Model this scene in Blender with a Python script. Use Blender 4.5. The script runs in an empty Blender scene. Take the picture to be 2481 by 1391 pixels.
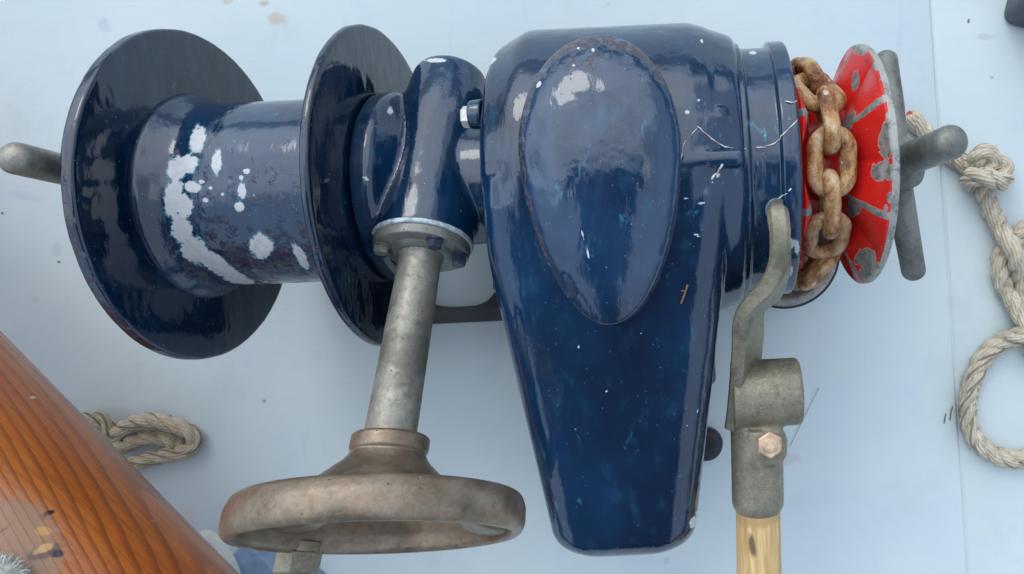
import bpy, math, random
import numpy as np
from mathutils import Vector, Matrix, noise as mnoise
from mathutils.bvhtree import BVHTree

# ------------------------------------------------------------------ camera, sky, sun, exposure
S = 0.00033            # metres per modelling unit
DCAM = 1805.0          # camera height above the winch axis (units)
PX0, PY0 = 1678.0, 601.0
HAX = 480.0            # winch axis above the deck (units)
ROT = 0.047            # winch is turned this much on the deck
sc = bpy.context.scene
COL = sc.collection
cam_d = bpy.data.cameras.new("camera")
cam = bpy.data.objects.new("camera", cam_d)
COL.objects.link(cam)
cam.location = (0, 0, (HAX + DCAM) * S)
cam_d.sensor_width = 36.0
cam_d.lens = 36.0 * 1805.0 / 2481.0
cam_d.shift_x = (1240.5 - PX0) / 2481.0
cam_d.shift_y = (PY0 - 695.5) / 2481.0
cam_d.clip_start = 0.01
cam_d.clip_end = 500.0
sc.camera = cam

SUN_EL, SUN_AZ = math.radians(38), math.radians(-24)   # azimuth from +Y, clockwise
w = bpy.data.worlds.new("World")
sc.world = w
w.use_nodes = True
wn, wl = w.node_tree.nodes, w.node_tree.links
wn.clear()
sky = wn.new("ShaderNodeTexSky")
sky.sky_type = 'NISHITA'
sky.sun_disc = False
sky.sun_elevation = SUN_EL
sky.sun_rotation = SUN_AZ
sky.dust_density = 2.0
tcw = wn.new("ShaderNodeTexCoord")
def wnoise(scale, detail, dist):
    n = wn.new("ShaderNodeTexNoise")
    n.inputs["Scale"].default_value = scale; n.inputs["Detail"].default_value = detail; n.inputs["Distortion"].default_value = dist
    wl.new(tcw.outputs["Generated"], n.inputs["Vector"])
    return n.outputs["Fac"]
def wmath(op, a, b):
    n = wn.new("ShaderNodeMath"); n.operation = op
    for q, v in zip(n.inputs, (a, b)):
        if isinstance(v, bpy.types.NodeSocket): wl.new(v, q)
        else: q.default_value = v
    return n.outputs[0]
def wramp(x, stops):
    n = wn.new("ShaderNodeValToRGB"); e = n.color_ramp.elements
    while len(e) < len(stops): e.new(.5)
    for q, (p, c) in zip(e, stops): q.position = p; q.color = (*c, 1)
    wl.new(x, n.inputs[0])
    return n.outputs[0]
def wdot(v):
    dt = wn.new("ShaderNodeVectorMath"); dt.operation = 'DOT_PRODUCT'
    wl.new(tcw.outputs["Generated"], dt.inputs[0]); dt.inputs[1].default_value = v
    return dt.outputs["Value"]
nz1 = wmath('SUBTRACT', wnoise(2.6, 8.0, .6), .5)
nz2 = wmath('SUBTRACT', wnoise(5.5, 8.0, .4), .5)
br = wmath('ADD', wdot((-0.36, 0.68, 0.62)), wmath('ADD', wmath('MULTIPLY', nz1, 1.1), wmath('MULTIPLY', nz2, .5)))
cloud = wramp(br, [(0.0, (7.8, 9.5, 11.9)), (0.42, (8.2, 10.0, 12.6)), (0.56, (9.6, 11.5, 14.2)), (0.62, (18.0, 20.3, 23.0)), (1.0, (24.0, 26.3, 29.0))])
# dark shape added to the sky, reflected as the person behind the camera
ax_ = wmath('ABSOLUTE', wmath('ADD', wmath('ADD', wdot((1, 0, 0)), 0.07), wmath('MULTIPLY', nz2, .18)), 0)
m1 = wmath('SUBTRACT', .26, ax_)
m2 = wmath('SUBTRACT', wmath('MULTIPLY', nz1, .35), wmath('ADD', wdot((0, 1, 0)), -.02))
dark = wramp(wmath('ADD', wmath('MINIMUM', m1, m2), .5), [(0.0, (1, 1, 1)), (0.50, (1, 1, 1)), (0.56, (.12, .13, .16)), (1.0, (.07, .08, .10))])
mm = wn.new("ShaderNodeMix"); mm.data_type = 'RGBA'; mm.blend_type = 'MULTIPLY'; mm.inputs[0].default_value = 1.0
wl.new(cloud, mm.inputs[6]); wl.new(dark, mm.inputs[7]); cloud = mm.outputs[2]
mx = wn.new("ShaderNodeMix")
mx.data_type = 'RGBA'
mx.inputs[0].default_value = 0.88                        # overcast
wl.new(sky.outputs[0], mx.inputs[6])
hz = wramp(wmath('ADD', wdot((0, 0, 1)), wmath('MULTIPLY', nz2, .22)), [(0.0, (.16, .18, .20)), (0.14, (.20, .22, .25)), (0.20, (.75, .78, .82)), (0.34, (1, 1, 1))])  # sky darkened low down, added for darker edges in the reflections
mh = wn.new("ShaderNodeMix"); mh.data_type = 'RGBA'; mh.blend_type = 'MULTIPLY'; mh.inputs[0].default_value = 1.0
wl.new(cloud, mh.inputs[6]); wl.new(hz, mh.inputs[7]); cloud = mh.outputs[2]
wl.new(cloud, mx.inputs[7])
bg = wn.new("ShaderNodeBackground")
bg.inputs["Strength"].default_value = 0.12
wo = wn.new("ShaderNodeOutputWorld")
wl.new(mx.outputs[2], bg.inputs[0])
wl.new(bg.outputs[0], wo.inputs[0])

sun_d = bpy.data.lights.new("sun", 'SUN')
sun_d.energy = 0.5
sun_d.angle = math.radians(19)
sun_d.color = (1.0, 0.96, 0.9)
sun = bpy.data.objects.new("sun", sun_d)
COL.objects.link(sun)
sdir = Vector((math.sin(SUN_AZ) * math.cos(SUN_EL), math.cos(SUN_AZ) * math.cos(SUN_EL), math.sin(SUN_EL)))
sun.rotation_euler = sdir.to_track_quat('Z', 'Y').to_euler()
sun.location = sdir * 3

vs = sc.view_settings
vs.view_transform = 'Standard'
vs.look = 'None'
vs.exposure = -0.24
vs.gamma = 1.0
vs.use_curve_mapping = False

random.seed(4)
rng = np.random.default_rng(4)
A3 = lambda *a: np.array(a, float)


# ------------------------------------------------------------------ coordinates
def W(px, py, z):                     # point of the place seen at a photo pixel, at height z above the axis
    k = (DCAM - z) / DCAM
    return A3((px - PX0) * k, -(py - PY0) * k, z)


def w2l(p):                           # world units -> winch frame
    p = np.asarray(p, float)
    x, y = p[..., 0], p[..., 1] - 180.0
    c, s = math.cos(ROT), math.sin(ROT)
    return np.stack([x * c + y * s, -x * s + y * c, p[..., 2]], -1)


def l2w(p):
    p = np.asarray(p, float)
    c, s = math.cos(ROT), math.sin(ROT)
    return np.stack([p[..., 0] * c - p[..., 1] * s, 180.0 + p[..., 0] * s + p[..., 1] * c, p[..., 2]], -1)


def Lc(px, py, z):
    return w2l(W(px, py, z))


def l2px(p):
    q = l2w(p)
    k = DCAM / (DCAM - q[..., 2])
    return PX0 + q[..., 0] * k, PY0 - q[..., 1] * k


def fbm(p, scale, oct=4):             # p (N,3)
    out = np.zeros(len(p))
    for i, q in enumerate(p):
        out[i] = mnoise.fractal(Vector(q / scale), 0.8, 2.1, oct)
    return out


# ------------------------------------------------------------------ mesh building
class MB:
    def __init__(self):
        self.v, self.f, self.n, self.uv = [], [], 0, []

    def add(self, v, f, uv=None):
        v = np.asarray(v, float)
        self.v.append(v)
        self.f += [tuple(int(i) + self.n for i in q) for q in f]
        self.n += len(v)
        self.uv.append(uv if uv is not None else np.zeros((len(v), 2)))
        return self

    def verts(self):
        return np.concatenate(self.v)

    def mesh(self, name, off=(0, 0, 0), sharp=40):
        V = (self.verts() + A3(0, 0, HAX) - A3(*off)) * S
        return make_mesh(name, V, self.f, sharp, np.concatenate(self.uv))

    def build(self, name, mat, parent=None, off=(0, 0, 0), sharp=40, attrs=None):
        me = self.mesh(name, off, sharp)
        return link_obj(name, me, mat, parent, off, attrs)


def make_mesh(name, V, F, sharp=40, uv=None):
    me = bpy.data.meshes.new(name)
    me.from_pydata([tuple(x) for x in V], [], F)
    me.update()
    if uv is not None and np.any(uv):
        l = me.uv_layers.new(name="UVMap")
        idx = np.zeros(len(me.loops), int)
        me.loops.foreach_get("vertex_index", idx)
        l.data.foreach_set("uv", uv[idx].astype(np.float32).ravel())
    me.polygons.foreach_set("use_smooth", [True] * len(me.polygons))
    if sharp:
        me.set_sharp_from_angle(angle=math.radians(sharp))
    me.update()
    return me


def link_obj(name, me, mat, parent=None, off=(0, 0, 0), attrs=None):
    o = bpy.data.objects.new(name, me)
    COL.objects.link(o)
    if mat is not None and not me.materials:
        me.materials.append(mat)
    if attrs:
        for k, a in attrs.items():
            at = me.attributes.new(k, 'FLOAT', 'POINT')
            at.data.foreach_set("value", np.asarray(a, np.float32))
    if parent is not None:
        o.parent = parent
        o.location = A3(*off) * S
    else:
        o.location = A3(*off) * S
    return o


def empty(name, loc, rotz=0.0):
    o = bpy.data.objects.new(name, None)
    o.empty_display_size = 0.03
    COL.objects.link(o)
    o.location = A3(*loc) * S
    o.rotation_euler = (0, 0, rotz)
    return o


def tag(o, label=None, cat=None, group=None, kind=None):
    if label: o["label"] = label
    if cat: o["category"] = cat
    if group: o["group"] = group
    if kind: o["kind"] = kind
    return o


def frame(d, ref=(0, 0, 1)):
    d = np.asarray(d, float); d = d / np.linalg.norm(d)
    u = np.cross(np.asarray(ref, float), d)
    if np.linalg.norm(u) < 1e-6:
        u = np.cross(A3(0, 1, 0), d)
    u /= np.linalg.norm(u)
    return d, u, np.cross(d, u)


def lathe(prof, o=(0, 0, 0), d=(1, 0, 0), n=96, ref=(0, 0, 1), a0=0.0, scale2=1.0):
    d, u, v = frame(d, ref)
    o = np.asarray(o, float)
    V, F, rings = [], [], []
    ang = a0 + np.arange(n) / n * 2 * np.pi
    cs = np.cos(ang)[:, None] * u + np.sin(ang)[:, None] * v * scale2
    c = 0
    for a, r in prof:
        if r < 1e-6:
            V.append((o + d * a)[None]); rings.append((c, 1)); c += 1
        else:
            V.append(o + d * a + r * cs); rings.append((c, n)); c += n
    for (i, ni), (j, nj) in zip(rings[:-1], rings[1:]):
        if ni == n and nj == n:
            for k in range(n):
                k2 = (k + 1) % n
                F.append((i + k, i + k2, j + k2, j + k))
        elif ni == 1 and nj == n:
            for k in range(n):
                F.append((i, j + (k + 1) % n, j + k))
        elif nj == 1 and ni == n:
            for k in range(n):
                F.append((i + k, i + (k + 1) % n, j))
    return np.concatenate(V), F


def fillet(pts, rad, n=5):            # round the corners of an open profile
    out = [tuple(pts[0])]
    for i in range(1, len(pts) - 1):
        p, a, b = A3(*pts[i]), A3(*pts[i - 1]), A3(*pts[i + 1])
        r = rad[i] if hasattr(rad, '__len__') else rad
        la, lb = np.linalg.norm(a - p), np.linalg.norm(b - p)
        r = min(r, la * .48, lb * .48)
        if r < .5:
            out.append(tuple(p)); continue
        pa, pb = p + (a - p) / la * r, p + (b - p) / lb * r
        for k in range(n + 1):
            t = k / n
            out.append(tuple((1 - t) ** 2 * pa + 2 * t * (1 - t) * p + t * t * pb))
    out.append(tuple(pts[-1]))
    return out


def dense(prof, step):                # subdivide a profile
    out = [prof[0]]
    for a, b in zip(prof[:-1], prof[1:]):
        m = max(1, int(math.hypot(b[0] - a[0], b[1] - a[1]) / step))
        for k in range(1, m + 1):
            t = k / m
            out.append((a[0] + (b[0] - a[0]) * t, a[1] + (b[1] - a[1]) * t))
    return out


def spline(P, m=12, closed=False):    # Catmull-Rom
    P = np.asarray(P, float)
    Q = np.concatenate([[2 * P[0] - P[1]], P, [2 * P[-1] - P[-2]]]) if not closed else np.concatenate([P[-1:], P, P[:2]])
    out = []
    for i in range(len(Q) - 3):
        a, b, c, d = Q[i:i + 4]
        for k in range(m):
            t = k / m
            out.append(.5 * (2 * b + (c - a) * t + (2 * a - 5 * b + 4 * c - d) * t * t + (3 * b - a - 3 * c + d) * t ** 3))
    if not closed: out.append(P[-1])
    return np.array(out)


def resample(P, step):
    d = np.r_[0, np.cumsum(np.linalg.norm(np.diff(P, axis=0), axis=1))]
    n = max(2, int(d[-1] / step) + 1)
    q = np.linspace(0, d[-1], n)
    return np.stack([np.interp(q, d, P[:, i]) for i in range(P.shape[1])], 1), q


def frames(P):
    T = np.gradient(P, axis=0)
    T /= np.linalg.norm(T, axis=1)[:, None]
    u = np.cross(A3(0, 0, 1), T[0])
    if np.linalg.norm(u) < 1e-3: u = np.cross(A3(0, 1, 0), T[0])
    u /= np.linalg.norm(u)
    U = [u]
    for t in T[1:]:
        u = U[-1] - t * np.dot(U[-1], t)
        u /= np.linalg.norm(u); U.append(u)
    U = np.array(U)
    return T, U, np.cross(T, U)


def tube(P, R, n=16, caps=True, closed=False, dome=0, asp=(1, 1), F0=None):
    P = np.asarray(P, float)
    R = np.full(len(P), R) if np.isscalar(R) else np.asarray(R, float)
    if dome and not closed:            # hemispherical ends
        T, _, _ = frames(P)
        def cap(p, t, r):
            a = np.linspace(0, np.pi / 2, 7)[1:]
            return [p + t * r * dome * math.sin(x) for x in a], [max(r * math.cos(x), r * .02) for x in a]
        p1, r1 = cap(P[-1], T[-1], R[-1]); p0, r0 = cap(P[0], -T[0], R[0])
        P = np.concatenate([p0[::-1], P, p1]); R = np.r_[r0[::-1], R, r1]
    T, U, Wd = frames(P) if F0 is None else F0(P)
    if closed:
        T = np.roll(P, -1, 0) - np.roll(P, 1, 0)
        T /= np.linalg.norm(T, axis=1)[:, None]
        U = U - T * (U * T).sum(1)[:, None]; U /= np.linalg.norm(U, axis=1)[:, None]; Wd = np.cross(T, U)
    a = np.arange(n) / n * 2 * np.pi
    V = P[:, None] + R[:, None, None] * (asp[0] * np.cos(a)[None, :, None] * U[:, None] + asp[1] * np.sin(a)[None, :, None] * Wd[:, None])
    m = len(P)
    F = []
    for i in range(m if closed else m - 1):
        j = (i + 1) % m
        for k in range(n):
            k2 = (k + 1) % n
            F.append((i * n + k, i * n + k2, j * n + k2, j * n + k))
    if caps and not closed:
        F.append(tuple(range(n))[::-1]); F.append(tuple((m - 1) * n + k for k in range(n)))
    L = np.r_[0, np.cumsum(np.linalg.norm(np.diff(P, axis=0), axis=1))]
    uv = np.stack([np.repeat(L, n) * .01, np.tile(np.arange(n) / n, m)], 1)
    return V.reshape(-1, 3), F, uv


def rbox(lo, hi, r=6, rot=None, c=None):   # bevelled box via bmesh-free rounding: chamfered corners
    lo, hi = A3(*lo), A3(*hi)
    ctr, h = (lo + hi) / 2, (hi - lo) / 2
    k = 4
    # cube-sphere rounding
    g = np.linspace(-1, 1, 2 * k + 2)
    V, F, idx = [], [], {}
    def vid(p):
        key = tuple(np.round(p, 5))
        if key not in idx:
            idx[key] = len(V); V.append(p)
        return idx[key]
    for ax in range(3):
        for sg in (-1, 1):
            for i in range(len(g) - 1):
                for j in range(len(g) - 1):
                    q = []
                    for (a, b) in ((g[i], g[j]), (g[i + 1], g[j]), (g[i + 1], g[j + 1]), (g[i], g[j + 1])):
                        p = np.zeros(3); p[ax] = sg; p[(ax + 1) % 3] = a; p[(ax + 2) % 3] = b
                        q.append(vid(p))
                    F.append(q if sg > 0 else q[::-1])
    V = np.array(V)
    sgn = np.sign(V)
    core = np.maximum(h - r, 0)
    # map grid halves: inner coordinates to the corner spheres
    dirn = V.copy()
    dirn = np.where(np.abs(dirn) < 1e-9, 0, dirn)
    dirn /= np.linalg.norm(dirn, axis=1)[:, None]
    mid = (np.abs(V) <= 1.0 / (2 * k + 1) + 1e-6)
    out = ctr + sgn * core + dirn * r
    if rot is not None:
        c0, s0 = math.cos(rot), math.sin(rot)
        d = out - ctr
        out = ctr + np.stack([d[:, 0] * c0 - d[:, 1] * s0, d[:, 0] * s0 + d[:, 1] * c0, d[:, 2]], 1)
    return out, F


def remesh(mb, name, voxel, smooth=6, fac=.5):   # fuse overlapping shells into one casting
    me = mb.mesh(name + "_shells", sharp=0)
    o = bpy.data.objects.new(name + "_shells", me)
    COL.objects.link(o)
    m = o.modifiers.new("r", 'REMESH'); m.mode = 'VOXEL'; m.voxel_size = voxel * S; m.use_smooth_shade = True
    m2 = o.modifiers.new("s", 'SMOOTH'); m2.factor = fac; m2.iterations = smooth
    dg = bpy.context.evaluated_depsgraph_get()
    dg.update()
    out = bpy.data.meshes.new_from_object(o.evaluated_get(dg))
    out.name = name
    bpy.data.objects.remove(o); bpy.data.meshes.remove(me)
    out.polygons.foreach_set("use_smooth", [True] * len(out.polygons))
    return out


def mverts(me):                        # mesh vertices back in units relative to the axis height
    a = np.zeros(len(me.vertices) * 3, np.float32)
    me.vertices.foreach_get("co", a)
    return a.reshape(-1, 3).astype(float) / S - A3(0, 0, HAX)


# ------------------------------------------------------------------ materials
class G:
    def __init__(self, name):
        self.m = bpy.data.materials.new(name)
        self.m.use_nodes = True
        self.t = self.m.node_tree
        self.N, self.L = self.t.nodes, self.t.links
        self.N.clear()
        self.out = self.N.new("ShaderNodeOutputMaterial")
        self.p = self.N.new("ShaderNodeBsdfPrincipled")
        self.L.new(self.p.outputs[0], self.out.inputs[0])

    def put(self, sock, v):
        if isinstance(v, bpy.types.NodeSocket): self.L.new(v, sock)
        elif v is not None:
            if hasattr(sock.default_value, '__len__') and not hasattr(v, '__len__'): v = [v] * len(sock.default_value)
            if hasattr(v, '__len__') and len(v) == 3 and len(sock.default_value) == 4: v = (*v, 1)
            sock.default_value = v

    def set(self, **k):
        for a, v in k.items(): self.put(self.p.inputs[a.replace('_', ' ')], v)
        return self.m

    def tc(self, o="Object"):
        if not hasattr(self, '_tc'): self._tc = self.N.new("ShaderNodeTexCoord")
        return self._tc.outputs[o]

    def attr(self, name):
        n = self.N.new("ShaderNodeAttribute"); n.attribute_name = name
        return n.outputs["Fac"]

    def map(self, v, loc=(0, 0, 0), rot=(0, 0, 0), scale=(1, 1, 1)):
        n = self.N.new("ShaderNodeMapping")
        self.put(n.inputs[0], v); n.inputs[1].default_value = loc; n.inputs[2].default_value = rot; n.inputs[3].default_value = scale
        return n.outputs[0]

    def noise(self, lam, v=None, detail=4, rough=.55, dist=0.0, stretch=None, col=False):
        n = self.N.new("ShaderNodeTexNoise")
        v = v if v is not None else self.tc()
        if stretch: v = self.map(v, scale=stretch)
        self.put(n.inputs["Vector"], v)
        n.inputs["Scale"].default_value = 1.0 / (lam * S)
        n.inputs["Detail"].default_value = detail
        n.inputs["Roughness"].default_value = rough
        n.inputs["Distortion"].default_value = dist
        return n.outputs["Color" if col else "Fac"]

    def voro(self, lam, v=None, feat='F1', rnd=1.0):
        n = self.N.new("ShaderNodeTexVoronoi"); n.feature = feat
        self.put(n.inputs["Vector"], v if v is not None else self.tc())
        n.inputs["Scale"].default_value = 1.0 / (lam * S)
        n.inputs["Randomness"].default_value = rnd
        return n.outputs["Distance"], n.outputs["Color"] if feat == 'F1' else None

    def math(self, op, a, b=None, c=None, clamp=False):
        n = self.N.new("ShaderNodeMath"); n.operation = op; n.use_clamp = clamp
        for i, x in enumerate((a, b, c)):
            if x is not None: self.put(n.inputs[i], x)
        return n.outputs[0]

    def ss(self, x, a, b):              # smoothstep a..b
        n = self.N.new("ShaderNodeMapRange"); n.interpolation_type = 'SMOOTHSTEP'
        self.put(n.inputs[0], x); n.inputs[1].default_value = a; n.inputs[2].default_value = b
        return n.outputs[0]

    def lin(self, x, a, b, c, d):
        n = self.N.new("ShaderNodeMapRange")
        self.put(n.inputs[0], x)
        for i, q in enumerate((a, b, c, d)): n.inputs[i + 1].default_value = q
        return n.outputs[0]

    def mix(self, f, a, b, mode='MIX'):
        n = self.N.new("ShaderNodeMix"); n.data_type = 'RGBA'; n.blend_type = mode
        self.put(n.inputs[0], f); self.put(n.inputs[6], a); self.put(n.inputs[7], b)
        return n.outputs[2]

    def ramp(self, x, stops):
        n = self.N.new("ShaderNodeValToRGB")
        e = n.color_ramp.elements
        while len(e) < len(stops): e.new(.5)
        for q, (p, c) in zip(e, stops):
            q.position = p; q.color = (*c, 1) if len(c) == 3 else c
        self.put(n.inputs[0], x)
        return n.outputs[0]

    def bump(self, h, dist_units, strength=1.0, nrm=None):
        n = self.N.new("ShaderNodeBump")
        n.inputs["Strength"].default_value = strength
        n.inputs["Distance"].default_value = dist_units * S
        self.put(n.inputs["Height"], h)
        if nrm is not None: self.put(n.inputs["Normal"], nrm)
        return n.outputs[0]

    def blob(self, c, r, rot=0.0, wob=None, amt=.35, lo=.8, hi=1.0, v=None):   # a stain of its own shape, centre and radii in units
        m = self.N.new("ShaderNodeMapping"); m.vector_type = 'TEXTURE'
        self.put(m.inputs[0], v if v is not None else self.tc())
        m.inputs[1].default_value = [q * S for q in c]
        m.inputs[2].default_value = (0, 0, rot)
        m.inputs[3].default_value = [q * S for q in r]
        n = self.N.new("ShaderNodeVectorMath"); n.operation = 'LENGTH'
        self.put(n.inputs[0], m.outputs[0])
        x = n.outputs["Value"]
        if wob is not None: x = self.math('ADD', x, self.math('MULTIPLY', self.math('SUBTRACT', wob, .5), amt * 2))
        return self.math('SUBTRACT', 1.0, self.ss(x, lo, hi))


def mat_enamel(name, worn=False, boss=False, dim=1.0):
    g = G(name)
    big = g.noise(260, detail=3, stretch=(1, .7, 1))
    mid = g.noise(46, detail=5, rough=.6, stretch=(1, .5, 1))
    col = g.mix(g.ss(big, .3, .75), (.0028, .0118, .036), (.0046, .033, .086))
    col = g.mix(g.math('MULTIPLY', g.ss(mid, .52, .78), .5), col, (.010, .082, .15))
    teal = g.math('MULTIPLY', g.ss(g.noise(30, detail=6, rough=.7, dist=.5, stretch=(1, .35, 1)), .62, .72), .75)
    col = g.mix(teal, col, (.03, .20, .27))
    # grit, pinholes and flecks in the paint
    d, c = g.voro(17)
    fl = g.math('MULTIPLY', g.math('SUBTRACT', 1.0, g.ss(d, .05, .13)), g.ss(g.noise(90), .52, .62))
    sel = g.N.new("ShaderNodeSeparateColor"); g.put(sel.inputs[0], c)
    fl = g.math('MULTIPLY', fl, g.ss(sel.outputs[0], .72, .78))
    col = g.mix(fl, col, (.30, .42, .48))
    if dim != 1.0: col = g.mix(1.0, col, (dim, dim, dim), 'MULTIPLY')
    if boss: col = g.mix(g.math('MULTIPLY', g.ss(g.noise(110, detail=5, stretch=(1, .3, 1)), .40, .70), .55), col, (.026, .070, .150))
    fine = g.noise(9, detail=3)
    rough = g.lin(mid, .3, .8, .03, .13)
    h = g.math('ADD', g.math('MULTIPLY', g.noise(70, detail=2, stretch=(1, .6, 1)), 1.0), g.math('MULTIPLY', mid, .28))
    d2, c2_ = g.voro(11)
    s2 = g.N.new("ShaderNodeSeparateColor"); g.put(s2.inputs[0], c2_)
    f2 = g.math('MULTIPLY', g.math('SUBTRACT', 1.0, g.ss(d2, .06, .16)), g.ss(s2.outputs[1], .80, .86))
    col = g.mix(g.math('MULTIPLY', f2, .75), col, (.12, .22, .30))
    brush = g.noise(16, detail=4, rough=.6, stretch=(1, .1, 1))
    h = g.math('ADD', h, g.math('ADD', g.math('MULTIPLY', fine, .03), g.math('MULTIPLY', brush, .17 if dim == 1.0 else .0)))
    bd = 6.0
    if worn or boss:
        wr = g.attr("wear")
        wn_ = g.noise(26, detail=6, rough=.65)
        rustm = g.ss(g.math('ADD', wr, g.math('MULTIPLY', g.math('SUBTRACT', wn_, .5), 1.5)), .42, .62)
        spk = g.ss(g.noise(11, detail=4, rough=.6), .52, .6)
        rc = g.mix(spk, (.034, .030, .046), (.13, .075, .068) if boss else (.085, .052, .050))
        rc = g.mix(g.ss(g.noise(17, detail=3), .56, .66), rc, (.08, .11, .19))
        col = g.mix(g.math('MULTIPLY', rustm, .85), col, rc)
        rough = g.math('ADD', rough, g.math('MULTIPLY', rustm, .22))
        h = g.math('ADD', h, g.math('MULTIPLY', g.math('MULTIPLY', rustm, g.noise(13, detail=4)), .5))
    if True:
        ch = g.attr("chip")
        cm = g.ss(g.math('ADD', ch, g.math('MULTIPLY', g.math('SUBTRACT', g.noise(13, detail=8, rough=.72), .5), .85)), .47, .53)
        edge = g.ss(g.math('ADD', ch, g.math('MULTIPLY', g.math('SUBTRACT', g.noise(13, detail=8, rough=.72), .5), .85)), .38, .46)
        col = g.mix(g.math('MULTIPLY', edge, .7), col, (.03, .17, .24))
        col = g.mix(cm, col, g.mix(g.noise(14, detail=5), (.42, .42, .43), (.66, .66, .66)))
        rough = g.mix(cm, rough, (.55, .55, .55))
        h = g.math('SUBTRACT', h, g.math('MULTIPLY', cm, .2))
    g.set(Base_Color=col, Roughness=rough, Normal=g.bump(h, bd, .5), Specular_IOR_Level=.78)
    return g.m


def mat_metal(name, c1, c2, c3, dark, patina=(.25, .5, .5), metallic=.55, rough=(.32, .6), pat=.5, lam=60, grit=1.0):
    g = G(name)
    a = g.noise(lam, detail=6, rough=.65)
    b = g.noise(lam * .3, detail=5, rough=.7)
    col = g.mix(g.ss(a, .35, .65), c1, c2)
    col = g.mix(g.math('MULTIPLY', g.ss(b, .5, .75), .6), col, c3)
    col = g.mix(g.math('MULTIPLY', g.ss(g.noise(lam * 1.4, detail=7, rough=.7, dist=.4), .57, .72), .7), col, dark)
    col = g.mix(g.math('MULTIPLY', g.ss(g.noise(lam * .8, detail=7, rough=.75), .63, .70), pat), col, patina)
    f1 = g.noise(5.5, detail=4, rough=.7)
    col = g.mix(g.math('MULTIPLY', g.ss(f1, .50, .66), .45 * grit), col, [min(1, q * 1.55) for q in c2])
    col = g.mix(g.math('MULTIPLY', g.ss(g.noise(9, detail=5, rough=.72), .55, .70), .55 * max(grit, .5)), col, dark)
    col = g.mix(g.math('MULTIPLY', g.ss(g.noise(lam * 2.5, detail=5, rough=.6), .50, .66), .65), col, [q * .55 for q in c3])
    pit, pc = g.voro(14)
    pm = g.math('SUBTRACT', 1.0, g.ss(pit, .06, .16))
    sel = g.N.new("ShaderNodeSeparateColor"); g.put(sel.inputs[0], pc)
    pm = g.math('MULTIPLY', pm, g.ss(sel.outputs[1], .75, .8))
    col = g.mix(g.math('MULTIPLY', pm, .7), col, dark)
    h = g.math('ADD', g.math('MULTIPLY', b, .7), g.math('MULTIPLY', f1, .55 * grit))
    h = g.math('SUBTRACT', h, pm)
    g.set(Base_Color=col, Metallic=metallic, Roughness=g.lin(b, .3, .8, *rough), Normal=g.bump(h, 2.2, .6))
    return g.m


def mat_plain(name, col, rough=.5, metallic=0.0, var=.25, lam=40, bump=1.5):
    g = G(name)
    a = g.noise(lam, detail=6, rough=.65)
    d = [q * (1 - var) for q in col]; e = [min(1, q * (1 + var)) for q in col]
    g.set(Base_Color=g.mix(g.ss(a, .3, .7), d, e), Roughness=g.lin(a, .3, .7, rough * .85, min(1, rough * 1.15)), Metallic=metallic,
          Normal=g.bump(g.noise(lam * .3, detail=5, rough=.65), bump, .6))
    return g.m


def mat_rust():
    g = G("rusty_galvanised_iron")
    oi = g.N.new("ShaderNodeObjectInfo")
    v = g.N.new("ShaderNodeVectorMath"); v.operation = 'ADD'
    sc3 = g.N.new("ShaderNodeCombineXYZ")
    for i in range(3): g.put(sc3.inputs[i], g.math('MULTIPLY', oi.outputs["Random"], 3.1 + i))
    g.put(v.inputs[0], g.tc()); g.put(v.inputs[1], sc3.outputs[0])
    v = v.outputs[0]
    a = g.noise(34, v, detail=6, rough=.65, stretch=(.55, 1, 1))
    b = g.noise(11, v, detail=5, rough=.7)
    col = g.ramp(a, [(.32, (.070, .024, .016)), (.43, (.27, .105, .036)), (.52, (.50, .27, .095)), (.64, (.66, .50, .30))])
    col = g.mix(g.math('MULTIPLY', g.ss(b, .52, .72), .6), col, (.42, .20, .05))
    col = g.mix(g.ss(g.noise(30, v, detail=6, rough=.7, stretch=(.5, 1, 1)), .60, .68), col, (.66, .58, .48))
    col = g.mix(g.math('MULTIPLY', g.ss(g.noise(22, v, detail=5, rough=.7), .60, .72), .8), col, (.055, .022, .020))
    col = g.mix(g.lin(oi.outputs["Random"], 0, 1, 0, .30), col, (.13, .060, .040))
    col = g.mix(g.math('MULTIPLY', g.ss(g.noise(8, v, detail=5, rough=.75), .54, .66), .5), col, (.10, .036, .020))
    col = g.mix(g.math('MULTIPLY', g.ss(g.noise(7, v, detail=4, rough=.7, stretch=(.6, 1, 1)), .60, .70), .6), col, (.62, .46, .28))
    h = g.math('ADD', g.math('MULTIPLY', b, 1.3), g.math('MULTIPLY', g.noise(5, v, detail=3), 1.4))
    g.set(Base_Color=col, Roughness=g.lin(a, .3, .7, .60, .36), Normal=g.bump(h, 2.6, .9))
    return g.m


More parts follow.
